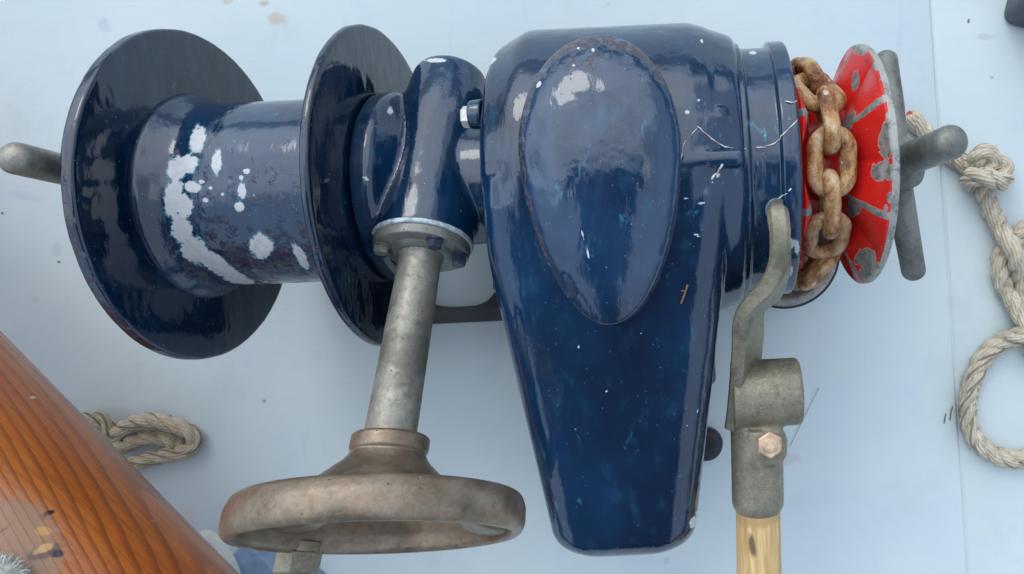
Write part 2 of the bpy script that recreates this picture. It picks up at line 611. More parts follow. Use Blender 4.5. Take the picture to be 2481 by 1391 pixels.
def mat_red():
    g = G("chipped_red_paint")
    wr = g.attr("wear")
    wob = g.noise(22, detail=6, rough=.68)
    x = g.math('ADD', wr, g.math('MULTIPLY', g.math('SUBTRACT', wob, .5), .62))
    bare = g.ss(x, .485, .505)
    edge = g.math('MULTIPLY', g.ss(x, .455, .475), g.math('SUBTRACT', 1.0, bare))
    red = g.mix(g.noise(80, detail=4), (.50, .010, .008), (.66, .022, .016))
    red = g.mix(g.ss(g.noise(12, detail=3), .70, .76), red, (.75, .30, .28))
    grey = g.mix(g.ss(g.noise(16, detail=6, rough=.7), .4, .65), (.16, .168, .155), (.30, .305, .28))
    grey = g.mix(g.ss(g.noise(24, detail=5, rough=.7), .60, .70), grey, (.035, .045, .06))
    grey = g.mix(g.math('MULTIPLY', g.attr('rim'), g.ss(g.noise(30, detail=6, rough=.75), .42, .54)), grey, (.36, .36, .33))
    col = g.mix(bare, red, grey)
    col = g.mix(g.math('MULTIPLY', edge, .8), col, (.62, .42, .38))
    h = g.math('SUBTRACT', g.math('MULTIPLY', g.noise(10, detail=4), .35), bare)
    g.set(Base_Color=col, Roughness=g.mix(bare, (.26,) * 3, (.55,) * 3), Metallic=g.math('MULTIPLY', bare, .35), Normal=g.bump(h, 2.5, .7))
    return g.m


def mat_rope(name, c1, c2, dirt):
    g = G(name)
    uv = g.tc("UV")
    wv = g.N.new("ShaderNodeTexWave"); wv.wave_type = 'BANDS'; wv.bands_direction = 'Y'
    g.put(wv.inputs[0], g.map(uv, rot=(0, 0, .0), scale=(1.0, 1.0, 1)))
    # yarns running along each strand, slightly twisted
    sk = g.N.new("ShaderNodeSeparateXYZ"); g.put(sk.inputs[0], uv)
    q = g.math('ADD', g.math('MULTIPLY', sk.outputs[1], 9.0), g.math('MULTIPLY', sk.outputs[0], 3.5))
    fib = g.math('MULTIPLY_ADD', g.math('SINE', g.math('MULTIPLY', q, 6.2832)), .5, .5)
    a = g.noise(36, detail=6, rough=.7)
    b = g.noise(7, detail=4, rough=.7)
    col = g.mix(g.ss(a, .35, .68), c1, c2)
    col = g.mix(g.math('MULTIPLY', g.ss(g.noise(60, detail=7, rough=.72), .56, .70), .75), col, dirt)
    col = g.mix(g.math('MULTIPLY', g.math('SUBTRACT', 1.0, fib), .30), col, [x * .55 for x in c1])
    col = g.mix(g.math('MULTIPLY', g.ss(b, .60, .75), .5), col, (.72, .70, .66))
    h = g.math('ADD', g.math('MULTIPLY', fib, .8), g.math('MULTIPLY', b, 1.1))
    g.set(Base_Color=col, Roughness=.92, Normal=g.bump(h, 3.2, .9), Specular_IOR_Level=.2, Sheen_Weight=.15)
    return g.m


def mat_varnish():
    g = G("varnished_pine")
    p = g.tc()                       # x along the spar
    wob = g.noise(330, detail=3, rough=.5, stretch=(.25, 1, 1), col=True)
    sv = g.N.new("ShaderNodeSeparateXYZ"); g.put(sv.inputs[0], g.map(p, rot=(0.0, -.10, .05)))
    wv = g.N.new("ShaderNodeSeparateColor"); g.put(wv.inputs[0], wob)
    y = g.math('ADD', g.math('ADD', sv.outputs[1], 150 * S), g.math('MULTIPLY', g.math('SUBTRACT', wv.outputs[0], .5), 16 * S))
    z = g.math('ADD', g.math('ADD', sv.outputs[2], -60 * S), g.math('MULTIPLY', g.math('SUBTRACT', wv.outputs[1], .5), 34 * S))
    r = g.math('SQRT', g.math('ADD', g.math('MULTIPLY', y, y), g.math('MULTIPLY', z, z)))
    ph = g.math('ADD', g.math('MULTIPLY', r, 1.0 / (6.0 * S)), g.math('MULTIPLY', g.noise(150, detail=3, stretch=(.05, 1, 1)), .6))
    fr = g.math('FRACT', ph)
    late = g.math('MULTIPLY', g.ss(fr, .35, .88), g.math('SUBTRACT', 1.0, g.ss(fr, .93, 1.0)))
    band = g.noise(120, detail=3, stretch=(.12, 1, 1))
    col = g.mix(g.ss(band, .3, .7), (.40, .095, .016), (.53, .162, .026))
    col = g.mix(g.math('MULTIPLY', g.math('MULTIPLY', late, g.lin(g.noise(60, detail=4, stretch=(.06, 1, 1)), .3, .7, .35, .95)), .85), col, (.15, .032, .010))
    fibn = g.noise(5.5, detail=5, rough=.65, stretch=(.04, 1, 1))
    col = g.mix(g.math('MULTIPLY', g.ss(fibn, .42, .66), .55), col, (.20, .055, .014))
    wob2 = g.noise(22, detail=6, rough=.7)
    SPOTS = SPAR_SPOTS
    for (c, rr, rot, colr, a) in SPOTS:
        col = g.mix(g.math('MULTIPLY', g.blob(c, rr, rot, wob2, .45, .6, 1.0), a), col, colr)
    h = g.math('ADD', g.math('MULTIPLY', late, .25), g.math('MULTIPLY', g.noise(60, detail=3, stretch=(.3, 1, 1)), .8))
    g.set(Base_Color=col, Roughness=g.lin(g.noise(90, detail=5), .3, .7, .22, .38), Normal=g.bump(h, 3.0, .5), Coat_Weight=.12, Coat_Roughness=.18)
    return g.m


def mat_rawwood():
    g = G("pale_ash_wood")
    p = g.tc()
    a = g.noise(11, detail=6, rough=.65, stretch=(1, .05, 1), dist=.3)
    b = g.noise(60, detail=4, stretch=(1, .15, 1))
    col = g.ramp(a, [(.3, (.40, .235, .085)), (.5, (.60, .40, .17)), (.7, (.72, .55, .29))])
    col = g.mix(g.math('MULTIPLY', g.ss(b, .56, .7), .6), col, (.42, .21, .05))
    dk = g.noise(18, detail=6, rough=.7, stretch=(1, .35, 1))
    for (c, rr, rot, colr, am) in HANDLE_SPOTS:
        col = g.mix(g.math('MULTIPLY', g.blob(c, rr, rot, dk, .6, .4, 1.0), am), col, colr)
    g.set(Base_Color=col, Roughness=.68, Normal=g.bump(a, 2.6, .8))
    return g.m


def mat_deck():
    g = G("pale_blue_deck_paint")
    a = g.noise(520, detail=5, rough=.55)
    b = g.noise(120, detail=6, rough=.6)
    col = g.mix(g.ss(a, .32, .68), (.535, .615, .632), (.585, .650, .648))
    col = g.mix(g.math('MULTIPLY', g.ss(b, .55, .75), .35), col, (.46, .565, .68))
    # worn, greenish-grey traffic film
    col = g.mix(g.math('MULTIPLY', g.ss(g.noise(300, detail=6, rough=.65), .54, .70), .45), col, (.48, .54, .56))
    wob = g.noise(24, detail=7, rough=.7)
    for (c, rr, rot, colr, am) in DECK_SPOTS:
        col = g.mix(g.math('MULTIPLY', g.blob(c, rr, rot, wob, .75, .45, 1.0), am), col, colr)
    # specks of grit
    d, c = g.voro(105)
    sel = g.N.new("ShaderNodeSeparateColor"); g.put(sel.inputs[0], c)
    sp = g.math('MULTIPLY', g.math('SUBTRACT', 1.0, g.ss(d, .018, .034)), g.ss(sel.outputs[0], .66, .7))
    col = g.mix(g.math('MULTIPLY', sp, .75), col, g.mix(g.ss(sel.outputs[1], .45, .55), (.72, .76, .78), (.17, .16, .15)))
    scr = g.noise(50, detail=6, rough=.6, dist=.3, stretch=(1, .12, 1))
    col = g.mix(g.math('MULTIPLY', g.ss(scr, .64, .72), .25), col, (.40, .48, .55))
    br = g.noise(20, detail=5, rough=.6, stretch=(.08, 1, 1))
    col = g.mix(g.math('MULTIPLY', g.ss(br, .5, .7), .14), col, (.62, .68, .72))
    h = g.math('ADD', g.math('MULTIPLY', g.noise(90, detail=3), .7), g.math('ADD', g.math('MULTIPLY', br, .30), g.math('MULTIPLY', g.noise(14, detail=3), .14)))
    g.set(Base_Color=col, Roughness=g.lin(b, .3, .7, .34, .50), Normal=g.bump(h, 4.0, .5), Specular_IOR_Level=.4)
    return g.m


def dspot(px, py, rx, ry, col, am=.8, rot=0.0):      # stain on the deck
    p = W(px, py, -HAX)
    k = (DCAM + HAX) / DCAM
    return ((p[0], p[1], 0), (rx * k, ry * k, 60), rot, col, am)


TAN = (.50, .42, .35)
DECK_SPOTS = [dspot(672, 46, 30, 20, TAN, .8), dspot(640, 8, 16, 10, (.42, .36, .3), .7), dspot(552, 4, 18, 9, (.48, .43, .38), .6),
              dspot(252, 62, 20, 24, (.42, .50, .58), .6, .5), dspot(84, 728, 12, 12, (.52, .50, .47), .5),
              dspot(138, 775, 10, 10, (.58, .50, .45), .5), dspot(1905, 1112, 48, 22, (.52, .50, .49), .8), dspot(640, 972, 7, 5, (.36, .30, .24), .9),
              dspot(60, 475, 60, 14, (.46, .54, .62), .5, -.2), dspot(138, 605, 14, 26, (.42, .50, .57), .5), dspot(1615, 1358, 10, 10, (.42, .48, .54), .7),
              dspot(142, 635, 7, 4, (.12, .12, .13), .9), dspot(6, 517, 5, 4, (.15, .13, .12), .9), dspot(2348, 50, 4, 7, (.10, .10, .11), .9),
              dspot(2385, 88, 26, 12, (.42, .47, .54), .6), dspot(2404, 187, 6, 4, (.28, .3, .34), .8), dspot(1475, 10, 8, 5, (.5, .47, .42), .6),
              dspot(1640, 90, 6, 6, (.46, .50, .54), .6), dspot(460, 1250, 30, 30, (.60, .52, .47), .5), dspot(1180, 800, 40, 20, (.53, .56, .57), .5),
              dspot(2000, 700, 70, 60, (.50, .58, .66), .4)]

SPAR_SPOTS, HANDLE_SPOTS = [], []        # filled before their materials are made

M_NAVY = mat_enamel("navy_enamel")
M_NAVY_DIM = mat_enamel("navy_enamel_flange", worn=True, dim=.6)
M_NAVY_WORN = mat_enamel("navy_enamel_worn", worn=True)
M_SHAFT = mat_metal("dull_nickel_bronze", (.22, .20, .16), (.31, .29, .245), (.16, .14, .11), (.085, .07, .055), patina=(.20, .50, .52), metallic=.4, pat=.35, grit=.6)
M_WHEEL = mat_metal("brown_bronze", (.19, .135, .088), (.285, .222, .165), (.15, .13, .092), (.085, .058, .034), patina=(.17, .22, .17), metallic=.55, rough=(.26, .48), grit=.35, lam=62, pat=.75)
M_GREY = mat_metal("weathered_gunmetal", (.15, .152, .132), (.235, .232, .205), (.11, .115, .103), (.04, .044, .042), patina=(.14, .21, .18), metallic=.35, pat=.6, lam=70, grit=.6)
M_LEVER = mat_metal("sand_cast_bronze", (.20, .178, .128), (.26, .235, .172), (.155, .135, .095), (.075, .063, .045), patina=(.20, .27, .22), metallic=.35, rough=(.38, .62), lam=50)
M_RUST = mat_rust()
M_RED = mat_red()
M_DARK = mat_plain("dark_grimy_iron", (.020, .022, .030), .45, .1, .5)
M_WHITE = mat_plain("bare_zinc", (.62, .60, .53), .4, .3, .2, 25)
M_BOLT = mat_plain("rust_tinted_bolt", (.60, .42, .28), .42, .4, .35, 22)
M_ROPE = mat_rope("old_hemp_rope", (.56, .47, .34), (.74, .655, .51), (.28, .245, .165))
M_ROPE2 = mat_rope("tan_hemp_rope", (.50, .41, .285), (.64, .545, .41), (.30, .24, .155))
M_DECK = mat_deck()
M_CHOCK = mat_plain("blue_grey_block_paint", (.20, .29, .43), .5, 0, .25, 60, 3)
M_WHITEP = mat_plain("off_white_plastic", (.66, .66, .62), .45, 0, .08, 60, 1)
M_COAM = mat_plain("dark_navy_paint", (.022, .032, .055), .35, 0, .3, 80, 2)
M_WEB = mat_plain("cobweb_silk", (.62, .60, .56), .8, 0, .1, 20, .2)
M_TWIG = mat_plain("dry_stalk", (.22, .13, .07), .8, 0, .3, 15, .5)
M_GASKET = mat_plain("flaking_silver_paint", (.45, .50, .52), .45, .2, .45, 20, 2)
M_PIPE = mat_metal("pitted_zinc", (.30, .285, .26), (.42, .40, .37), (.24, .22, .20), (.09, .08, .075), patina=(.45, .38, .3), metallic=.3, lam=30)

# ------------------------------------------------------------------ deck
mb = MB()
seam0, seam1 = W(2255, 0, -HAX), W(2345, 1391, -HAX)
sd = (seam1 - seam0); sd /= np.linalg.norm(sd)
sn = A3(-sd[1], sd[0], 0)             # to the right
if sn[0] < 0: sn = -sn
EXT = 22000
a_, b_ = seam0 - sd * EXT, seam0 + sd * EXT
def strip(o0, o1, z0, z1):
    q = [a_ + sn * o0, b_ + sn * o0, b_ + sn * o1, a_ + sn * o1]
    z = [z0, z0, z1, z1]
    return [A3(p[0], p[1], -HAX + zz) for p, zz in zip(q, z)]
prof = [(-EXT, 0), (-7, 0), (-3, -2), (0, -9), (3, -10), (6, -6), (12, -4), (EXT, -4)]
V, F = [], []
for (o0, z0) in prof:
    V.append(A3(*(a_ + sn * o0)[:2], -HAX + z0)); V.append(A3(*(b_ + sn * o0)[:2], -HAX + z0))
for i in range(len(prof) - 1):
    F.append((2 * i, 2 * i + 2, 2 * i + 3, 2 * i + 1))
mb.add(V, F)
deck = mb.build("deck", M_DECK, sharp=0)
deck.data.flip_normals() if deck.data.polygons[0].normal.z < 0 else None
tag(deck, kind="structure")

# ------------------------------------------------------------------ the windlass
WL = empty("anchor_windlass", (0, 180, 0), ROT)
tag(WL, "navy blue enamelled anchor windlass with warping drum, bronze handwheel and red chain wheel", "windlass")


def chipfield(P, blobs, facing=None):
    """bare patches of a worn coat; blobs (px,py,rx,ry,rot) give where on the casting each patch sits"""
    x, y = l2px(P)
    out = np.zeros(len(P))
    for (bx, by, rx, ry, rt) in blobs:
        dx, dy = x - bx, y - by
        c, s = math.cos(rt), math.sin(rt)
        u, v = (dx * c + dy * s) / rx, (-dx * s + dy * c) / ry
        out = np.maximum(out, np.clip(1.0 - .5 * np.hypot(u, v), 0, 1))
    if facing is not None: out = out * facing
    return out


# warping drum: barrel + two flanges
prof = dense(fillet([(-1190, 0), (-1190, 246), (-1172, 246), (-1150, 232), (-1118, 219), (-748, 219), (-748, 0)], [0, 3, 8, 14, 14, 0, 0]), 7)
v, f = lathe(prof, n=400)
mb = MB().add(v, f)
facing = np.clip(v[:, 2] / 60, 0, 1)
CH = [(479, 337, 18, 34, .2), (455, 398, 26, 22, -.5), (428, 410, 22, 28, 0), (421, 478, 22, 46, .1), (447, 500, 18, 30, 0), (440, 555, 24, 36, -.3),
      (472, 606, 38, 28, .7), (518, 636, 48, 20, .6), (563, 667, 46, 16, .5), (596, 684, 30, 10, .3), (525, 392, 12, 32, .1), (586, 463, 10, 22, 0),
      (580, 500, 12, 13, 0), (597, 414, 9, 7, 0), (584, 430, 6, 6, 0), (633, 596, 27, 31, -.3), (728, 621, 11, 34, -.5), (498, 485, 7, 6, 0), (466, 453, 20, 14, 0),
      (510, 455, 5, 5, 0), (540, 470, 5, 5, 0), (490, 440, 6, 5, 0), (556, 440, 4, 4, 0)]
chip = chipfield(v, CH, facing)
x, y = l2px(v)
wear = .15 + .20 * np.clip((x - 380) / 120, 0, 1) + .12 * np.clip((y - 480) / 150, 0, 1)
wear = np.where(facing > 0, wear, .45) - .28 * np.clip((370 - y) / 40, 0, 1)
wear[v[:, 0] < -1150] = .12
drum = mb.build("warping_drum", M_NAVY_WORN, WL, attrs={"chip": chip, "wear": wear})


def flange(s0, s1, R, seed):
    p = dense(fillet([(s0, 0), (s0, R), (s1, R), (s1, 0)], [0, 8, 9, 0], 5), 16)
    v, f = lathe(p, n=220)
    r = np.hypot(v[:, 1], v[:, 2])
    nz = fbm(v, 40)
    # hand-filed, knocked-about rim
    k = np.clip((r - R * .9) / (R * .1), 0, 1)[:, None]
    v = v * (1 + A3(0, 1, 1) * k * (.003 * fbm(v + seed, 60))[:, None])
    wear = np.clip((r - (R - 12)) / 12, 0, 1) * .33 + .02
    chip = np.clip((r - (R - 9)) / 9, 0, 1) * .22
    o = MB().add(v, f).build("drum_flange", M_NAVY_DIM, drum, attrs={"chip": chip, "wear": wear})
    return o


flange(-1205, -1177, 391, 3)
flange(-755, -735, 381, 90)


# clutch handle at the drum end, cross handle at the chain wheel
def arm(name, a, b, r0, r1, mat, parent, mid=None):
    P = [a, b] if mid is None else [a, mid, b]
    P, q = resample(spline(P, 10), 8)
    t = q / q[-1]
    v, f, uv = tube(P, r0 + (r1 - r0) * np.clip(t * 1.2, 0, 1), 28, dome=.8)
    return MB().add(v, f, uv).build(name, mat, parent)


v, f = lathe(fillet([(-1300, 0), (-1300, 60), (-1240, 75), (-1205, 75), (-1205, 0)], 10), n=64)
ch = MB().add(v, f).build("clutch_handle", M_SHAFT, WL)
tip = Lc(40, 384, 400)
arm("handle_arm", A3(-1262, 10, 40), tip, 31, 31, M_SHAFT, ch)
for k in (1, 2):
    an = math.radians(6 + 120 * k)
    arm("handle_arm", A3(-1262, 0, 0), A3(-1262, 300 * math.sin(an), 300 * math.cos(an)), 34, 32, M_SHAFT, ch)

# worm gear housing with its bearing collar and tube
AL = math.radians(27)
SD = A3(-.03, -math.cos(AL), math.sin(AL)); SD /= np.linalg.norm(SD)
F0 = A3(-606, -142, 150)
sp = lambda l: F0 + SD * l
mb = MB()
mb.add(*lathe(fillet([(-732, 0), (-732, 226), (-688, 228), (-640, 165), (-600, 148), (-420, 145), (-420, 0)], [0, 6, 12, 30, 20, 0, 0]), n=96))
mb.add(*lathe(fillet([(-478, 0), (-478, 86), (-330, 106), (-60, 108), (-14, 106), (-2, 105), (-2, 0)], [0, 26, 40, 20, 4, 3, 0]), sp(0), SD, n=72))
me = remesh(mb, "worm_housing", 5.0, 7)
P = mverts(me)
chip = chipfield(P, [(1055, 146, 26, 5, 0), (945, 268, 7, 9, 0), (886, 432, 9, 4, .5)], np.clip((P[:, 2] + 120) / 60, 0, 1))
worm = link_obj("worm_housing", me, M_NAVY, WL, attrs={"chip": chip})
mb = MB().add(*lathe(fillet([(-8, 0), (-8, 107), (0, 108), (3, 105), (3, 0)], 2), sp(0), SD, n=72))
mb.build("gasket", M_GASKET, worm)
mb = MB()
v, f = lathe(fillet([(3, 0), (3, 103), (24, 101), (24, 62), (24, 0)], [0, 3, 4, 0, 0]), sp(0), SD, n=96)
mb.add(v, f)
mb.add(*lathe(fillet([(23, 0), (23, 72), (33, 58), (36, 0)], 4), sp(0), SD, n=48))
mb.build("end_flange", M_GREY, worm)
d_, u_, w_ = frame(SD)


def hexbolt(name, o, d, r, h, mat, parent, washer=True, dome=False, a0=0.0, off=(0, 0, 0)):
    mb = MB()
    if washer: mb.add(*lathe(fillet([(0, 0), (0, r * 1.12), (h * .18, r * 1.12), (h * .18, 0)], 1), o, d, n=40))
    top = h * 1.1
    p = [(0, 0), (0, r), (h * .86, r), (h, r * .86), (h, 0)]
    mb.add(*lathe(p, o, d, n=6, a0=a0))
    if dome: mb.add(*lathe(fillet([(h * .9, 0), (h * .9, r * .62), (h * 1.12, r * .55), (h * 1.12, 0)], 2), o, d, n=32))
    return mb.build(name, mat, parent, off=off, sharp=28)


for an, hh in ((52, 20), (-8, 26), (150, 20), (-115, 20)):
    a = math.radians(an)
    hexbolt("bolt", sp(24) + (math.cos(a) * u_ + math.sin(a) * w_) * 82, SD, 16, hh, M_COAM if an < 100 else M_GREY, worm, a0=.3)

# drive shaft
mb = MB().add(*lathe(fillet([(20, 0), (20, 56), (40, 47), (60, 44.5), (412, 49), (440, 49), (440, 0)], [0, 2, 6, 6, 2, 0, 0]), sp(0), SD, n=72))
mb.build("drive_shaft", M_SHAFT, WL)

# handwheel
R = 290
wc = sp(0) + A3(11, 0, 0)
SW = SD + A3(.05, 0, 0); SW /= np.linalg.norm(SW)
prof = fillet([(545, 234), (541, 244), (548, 254), (568, 261), (597, 261), (611, 256), (617, 248), (615, 240), (607, 234), (580, 230), (552, 230), (545, 234)],
              [0] + [6] * 10 + [0], 3)
wheel = MB().add(*lathe(prof, wc - A3(27, 0, 0), SW, n=180)).build("handwheel", M_WHEEL, WL, sharp=0)
mb = MB().add(*lathe(fillet([(424, 0), (424, 66), (429, 73), (454, 73), (460, 69), (476, 78), (506, 112), (534, 140), (556, 120), (556, 0)], [0, 2, 3, 4, 4, 14, 14, 10, 10, 0]), wc + A3(-8, 0, 0), SD, n=80))
mb.build("hub", M_WHEEL, wheel, sharp=50)
du, dv = A3(1, 0, 0), None
_, U0, V0 = frame(SD)
# V0 points along the wheel plane towards the camera side, U0 sideways
for an in (200, 320, 80):
    a = math.radians(an)
    rad = math.cos(a) * U0 + math.sin(a) * V0
    P = np.array([wc + SD * 520 + rad * 90, wc + SD * 545 + rad * 140, wc + SD * 572 + rad * 190, wc + SD * 580 + rad * 236])
    P = resample(spline(P, 8), 10)[0]
    tw = np.cross(SD, rad)
    n = len(P)
    ww = np.interp(np.linspace(0, 1, n), [0, .6, 1], [62, 44, 56])
    hh = np.interp(np.linspace(0, 1, n), [0, 1], [20, 15])
    V, F = [], []
    k = 20
    th = np.arange(k) / k * 2 * np.pi
    T, _, _ = frames(P)
    for i in range(n):
        up = np.cross(T[i], tw)
        V.append(P[i] + np.sign(np.cos(th))[:, None] * (np.abs(np.cos(th)) ** .6)[:, None] * ww[i] * tw + np.sign(np.sin(th))[:, None] * (np.abs(np.sin(th)) ** .6)[:, None] * hh[i] * up)
    for i in range(n - 1):
        for j in range(k):
            F.append((i * k + j, i * k + (j + 1) % k, (i + 1) * k + (j + 1) % k, (i + 1) * k + j))
    MB().add(np.concatenate(V), F).build("spoke", M_WHEEL, wheel, sharp=0)
co = wc + A3(-216, 0, 0)
pv = A3(0, math.sin(AL), math.cos(AL))
co = co - pv * 146
MB().add(*lathe(fillet([(596, 0), (596, 40), (618, 37), (618, 0)], 3), co, SD, n=40)).build("crank_boss", M_WHEEL, wheel)
hexbolt("crank_nut", co + SD * 618, SD, 43, 42, M_LEVER, wheel, washer=False, a0=.35)
MB().add(*lathe(fillet([(658, 0), (658, 38), (690, 46), (780, 58), (880, 50), (900, 0)], 12), co, SD, n=48)).build("crank_grip", M_DARK, wheel)

# gear case: round drum fused with the tapering lobe
mb = MB()
mb.add(*lathe(fillet([(-431, 0), (-431, 300), (-422, 316), (-356, 351), (2, 351), (40, 340), (46, 336), (98, 318), (106, 308), (106, 0)], [0, 6, 10, 12, 10, 6, 4, 6, 4, 0]), n=160))
def ztop(t):
    return 340.0 if t > -83 else 340.05 + (t + 82.9) * .2438
def srange(t):
    k = np.clip((-240 - t) / 560.0, -.43, 1.2)
    return -432 + 74 * min(1.08, max(0.0, (-190 - t) / 620.0)), 56 - 84 * k
ts = list(np.linspace(-20, -805, 26)) + [-805 - 75 * math.sin(x) for x in np.linspace(.15, math.pi / 2, 8)]
ns = 44
V, F = [], []
for t in ts:
    l, r = srange(t)
    zt, zb = ztop(t), -260
    e = 0.0
    if t < -805:
        q = min(1, (-805 - t) / 75.0); e = 75 * (1 - math.sqrt(max(0, 1 - q * q)))
    l += e; r -= e; zt -= e * .9
    rr = 62
    pts = []
    for (cx, cz, a0) in ((r - rr, zt - rr, 0), (l + rr, zt - rr, 90), (l + rr, zb + rr, 180), (r - rr, zb + rr, 270)):
        for k in range(ns // 4):
            a = math.radians(a0 + 90 * k / (ns // 4 - 1))
            pts.append(A3(cx + rr * math.cos(a), t, cz + rr * math.sin(a)))
    V += pts
V = np.array(V); m = len(ts)
for i in range(m - 1):
    for k in range(ns):
        F.append((i * ns + k, i * ns + (k + 1) % ns, (i + 1) * ns + (k + 1) % ns, (i + 1) * ns + k))
F.append(tuple(range(ns))[::-1]); F.append(tuple((m - 1) * ns + k for k in range(ns)))
mb.add(V, F)
# split-line rib, small pads
mb.add(*rbox((-60, -22, 250), (100, 10, 352), 8))
for (s_, t_, z_, r_) in ((58, 84, 322, 24), (86, -8, 318, 26)):
    mb.add(*lathe([(-14, 0), (-14, r_), (-2, r_ * .9), (3, r_ * .5), (4, 0)], A3(s_, t_, z_), A3(.25, t_ / 360, .95), n=24))
# feet under the case
mb.add(*rbox((-400, -560, -478), (40, 180, -230), 20))
me = remesh(mb, "gear_case", 5.0, 4)
P = mverts(me)
# a thick, brush-marked coat over a rough casting
face = np.clip(P[:, 2] / 60, 0, 1)
CHG = [(1682, 1265, 17, 22, .5), (1690, 1243, 6, 8, 0), (1665, 272, 9, 8, 0), (1693, 243, 6, 5, 0), (1402, 840, 5, 5, 0), (1740, 425, 7, 9, .6), (1725, 440, 6, 7, .6),
       (1660, 480, 12, 4, .2), (1700, 492, 14, 4, 0), (1690, 570, 14, 6, .3), (1672, 590, 6, 4, 0), (1655, 843, 3, 3, 0), (1690, 995, 3, 9, 0), (1470, 948, 4, 4, 0),
       (1190, 150, 26, 8, -.7), (1700, 100, 5, 10, -.4)]
chip = chipfield(P, [(a, b, c * .62, d * .62, e) for a, b, c, d, e in CHG], face)
case = link_obj("gear_case", me, M_NAVY, WL, attrs={"chip": chip})

# the egg-shaped raised cover on the case
def zbase(s, t):
    a = np.sqrt(np.maximum(350 ** 2 - np.minimum(np.maximum(t, -83), 349) ** 2, 0))
    b = 340.05 + (t + 82.9) * .2438
    return np.where(t > -82.9, a, b)
nr, na = 56, 240
V, F, wear = [], [], []
ang = np.arange(na) / na * 2 * np.pi
for i in range(nr + 1):
    q = i / nr
    if q < .80:
        rr, hh = (q / .80) * .955, None
    else:
        rr, hh = .955 + .045 * math.sin((q - .80) / .20 * math.pi / 2), None
    ca, sa = np.cos(ang), np.sin(ang)
    s_ = -177 + 160 * rr * ca * (1 - .10 * np.clip(-sa * rr, 0, 1))
    t_ = 16 + np.where(sa > 0, 244, 352) * rr * sa
    dome = 26 * (1 - rr ** 3) + 20 * (1 - rr ** 9) - 12
    if q <= .80: lift = 46 + dome
    else:
        k = (q - .80) / .20
        lift = dome + 46 - 150 * (1 - math.cos(k * math.pi / 2))
    # the cover is flatter across its top than the round case behind it
    zz = .55 * zbase(s_, t_) + .45 * 372 + lift - 14
    V.append(np.stack([s_, t_, zz], 1))
    wear.append(np.full(na, 0.0) + np.clip((rr - .86) / .08, 0, 1) * (.30 + .12 * np.clip((-s_ - 150) / 120, 0, 1) + .06 * np.clip(t_ / 150, 0, 1)) + np.clip((t_ - 110) / 110, 0, 1) * .47
                + np.clip((-s_ - 270) / 50, 0, 1) * .26 + np.clip((t_ + 100) / 300, 0, 1) * .10)
V = np.concatenate(V)
for i in range(nr):
    for k in range(na):
        F.append((i * na + k, (i + 1) * na + k, (i + 1) * na + (k + 1) % na, i * na + (k + 1) % na))
nz = fbm(V, 80) * 1.2
V[:, 2] += nz
wear = np.concatenate(wear)
chip = chipfield(V, [(1437, 122, 4, 5, 0), (1402, 117, 5, 3, 0), (1390, 158, 4, 4, 0), (1305, 205, 5, 9, .5), (1412, 570, 2, 13, -.25), (1424, 612, 2.4, 14, -.2),
                     (1355, 215, 3, 3, 0)], None)
chip = chip * .96
boss = MB().add(V, F).build("oval_cover", mat_enamel("navy_enamel_rubbed", boss=True), case, sharp=0, attrs={"chip": chip, "wear": wear})

# bolts of the case
for (px, py, z) in ((1120, 280, 250),):
    p = Lc(px, py, z)
    MB().add(*lathe(fillet([(0, 0), (0, 32), (28, 30), (28, 0)], 5), A3(-431, p[1], p[2]), (-1, 0, 0), n=40)).build("bolt_boss", M_NAVY, case)
    hexbolt("bolt", A3(-458, p[1] - 3, p[2] - 3), (-1, 0, 0), 23, 18, M_WHITE, case, washer=False)
for an in (-62, 85, 205, 265):
    a = math.radians(an)
    hexbolt("bolt", A3(-430, 272 * math.sin(a), 272 * math.cos(a)), (-1, 0, 0), 24, 26, M_NAVY, case)
# brake band with its lip
prof = fillet([(96, 0), (96, 299), (117, 300), (119, 287), (180, 287), (183, 300), (218, 301), (222, 292), (222, 0)], [0, 4, 6, 4, 4, 5, 7, 5, 0])
v, f = lathe(dense(prof, 7), n=260)
r = np.hypot(v[:, 1], v[:, 2])
v = v * (1 + A3(0, 1, 1) * (.0022 * fbm(v, 45))[:, None])
chip = chipfield(v, [(1824, 128, 9, 4, 0), (1916, 590, 9, 12, .2), (1915, 655, 6, 14, 0), (1930, 600, 6, 20, 0)], np.clip(v[:, 2] / 50 + 1, 0, 1))
chip = np.maximum(chip, np.clip((v[:, 0] - 214) / 8, 0, 1) * np.clip((r - 280) / 16, 0, 1) * .42)
band = MB().add(v, f).build("brake_band", M_NAVY, WL, attrs={"chip": chip})

# red chain wheel
NP = 7
PH0 = math.radians(-2.5)


def wheel_face(prof, amp, tilt, na=420):
    """pocketed face: prof list of (s,R, pocket depth)"""
    ang = np.arange(na) / na * 2 * np.pi
    u = ((ang - PH0) / (2 * np.pi / NP)) % 1.0          # 0 at a flat link, .5 at a rib
    rib = np.clip(1 - np.abs(u - .5) / .5, 0, 1)
    sharp = rib
    V, wr = [], []
    for (s_, R_, k) in prof:
        ss = s_ + tilt * k * amp * (1 - sharp)
        V.append(np.stack([ss, R_ * np.sin(ang), R_ * np.cos(ang)], 1))
        wr.append(np.clip((rib - .87) / .09, 0, 1) * .60 * (1 if k > .02 else 0))
    F = []
    for i in range(len(prof) - 1):
        for k in range(na):
            F.append((i * na + k, i * na + (k + 1) % na, (i + 1) * na + (k + 1) % na, (i + 1) * na + k))
    return np.concatenate(V), F, np.concatenate(wr)


def dprof(a, n):
    out = []
    for p, q in zip(a[:-1], a[1:]):
        for k in range(n): out.append(tuple(p[i] + (q[i] - p[i]) * k / n for i in range(3)))
    return out + [a[-1]]


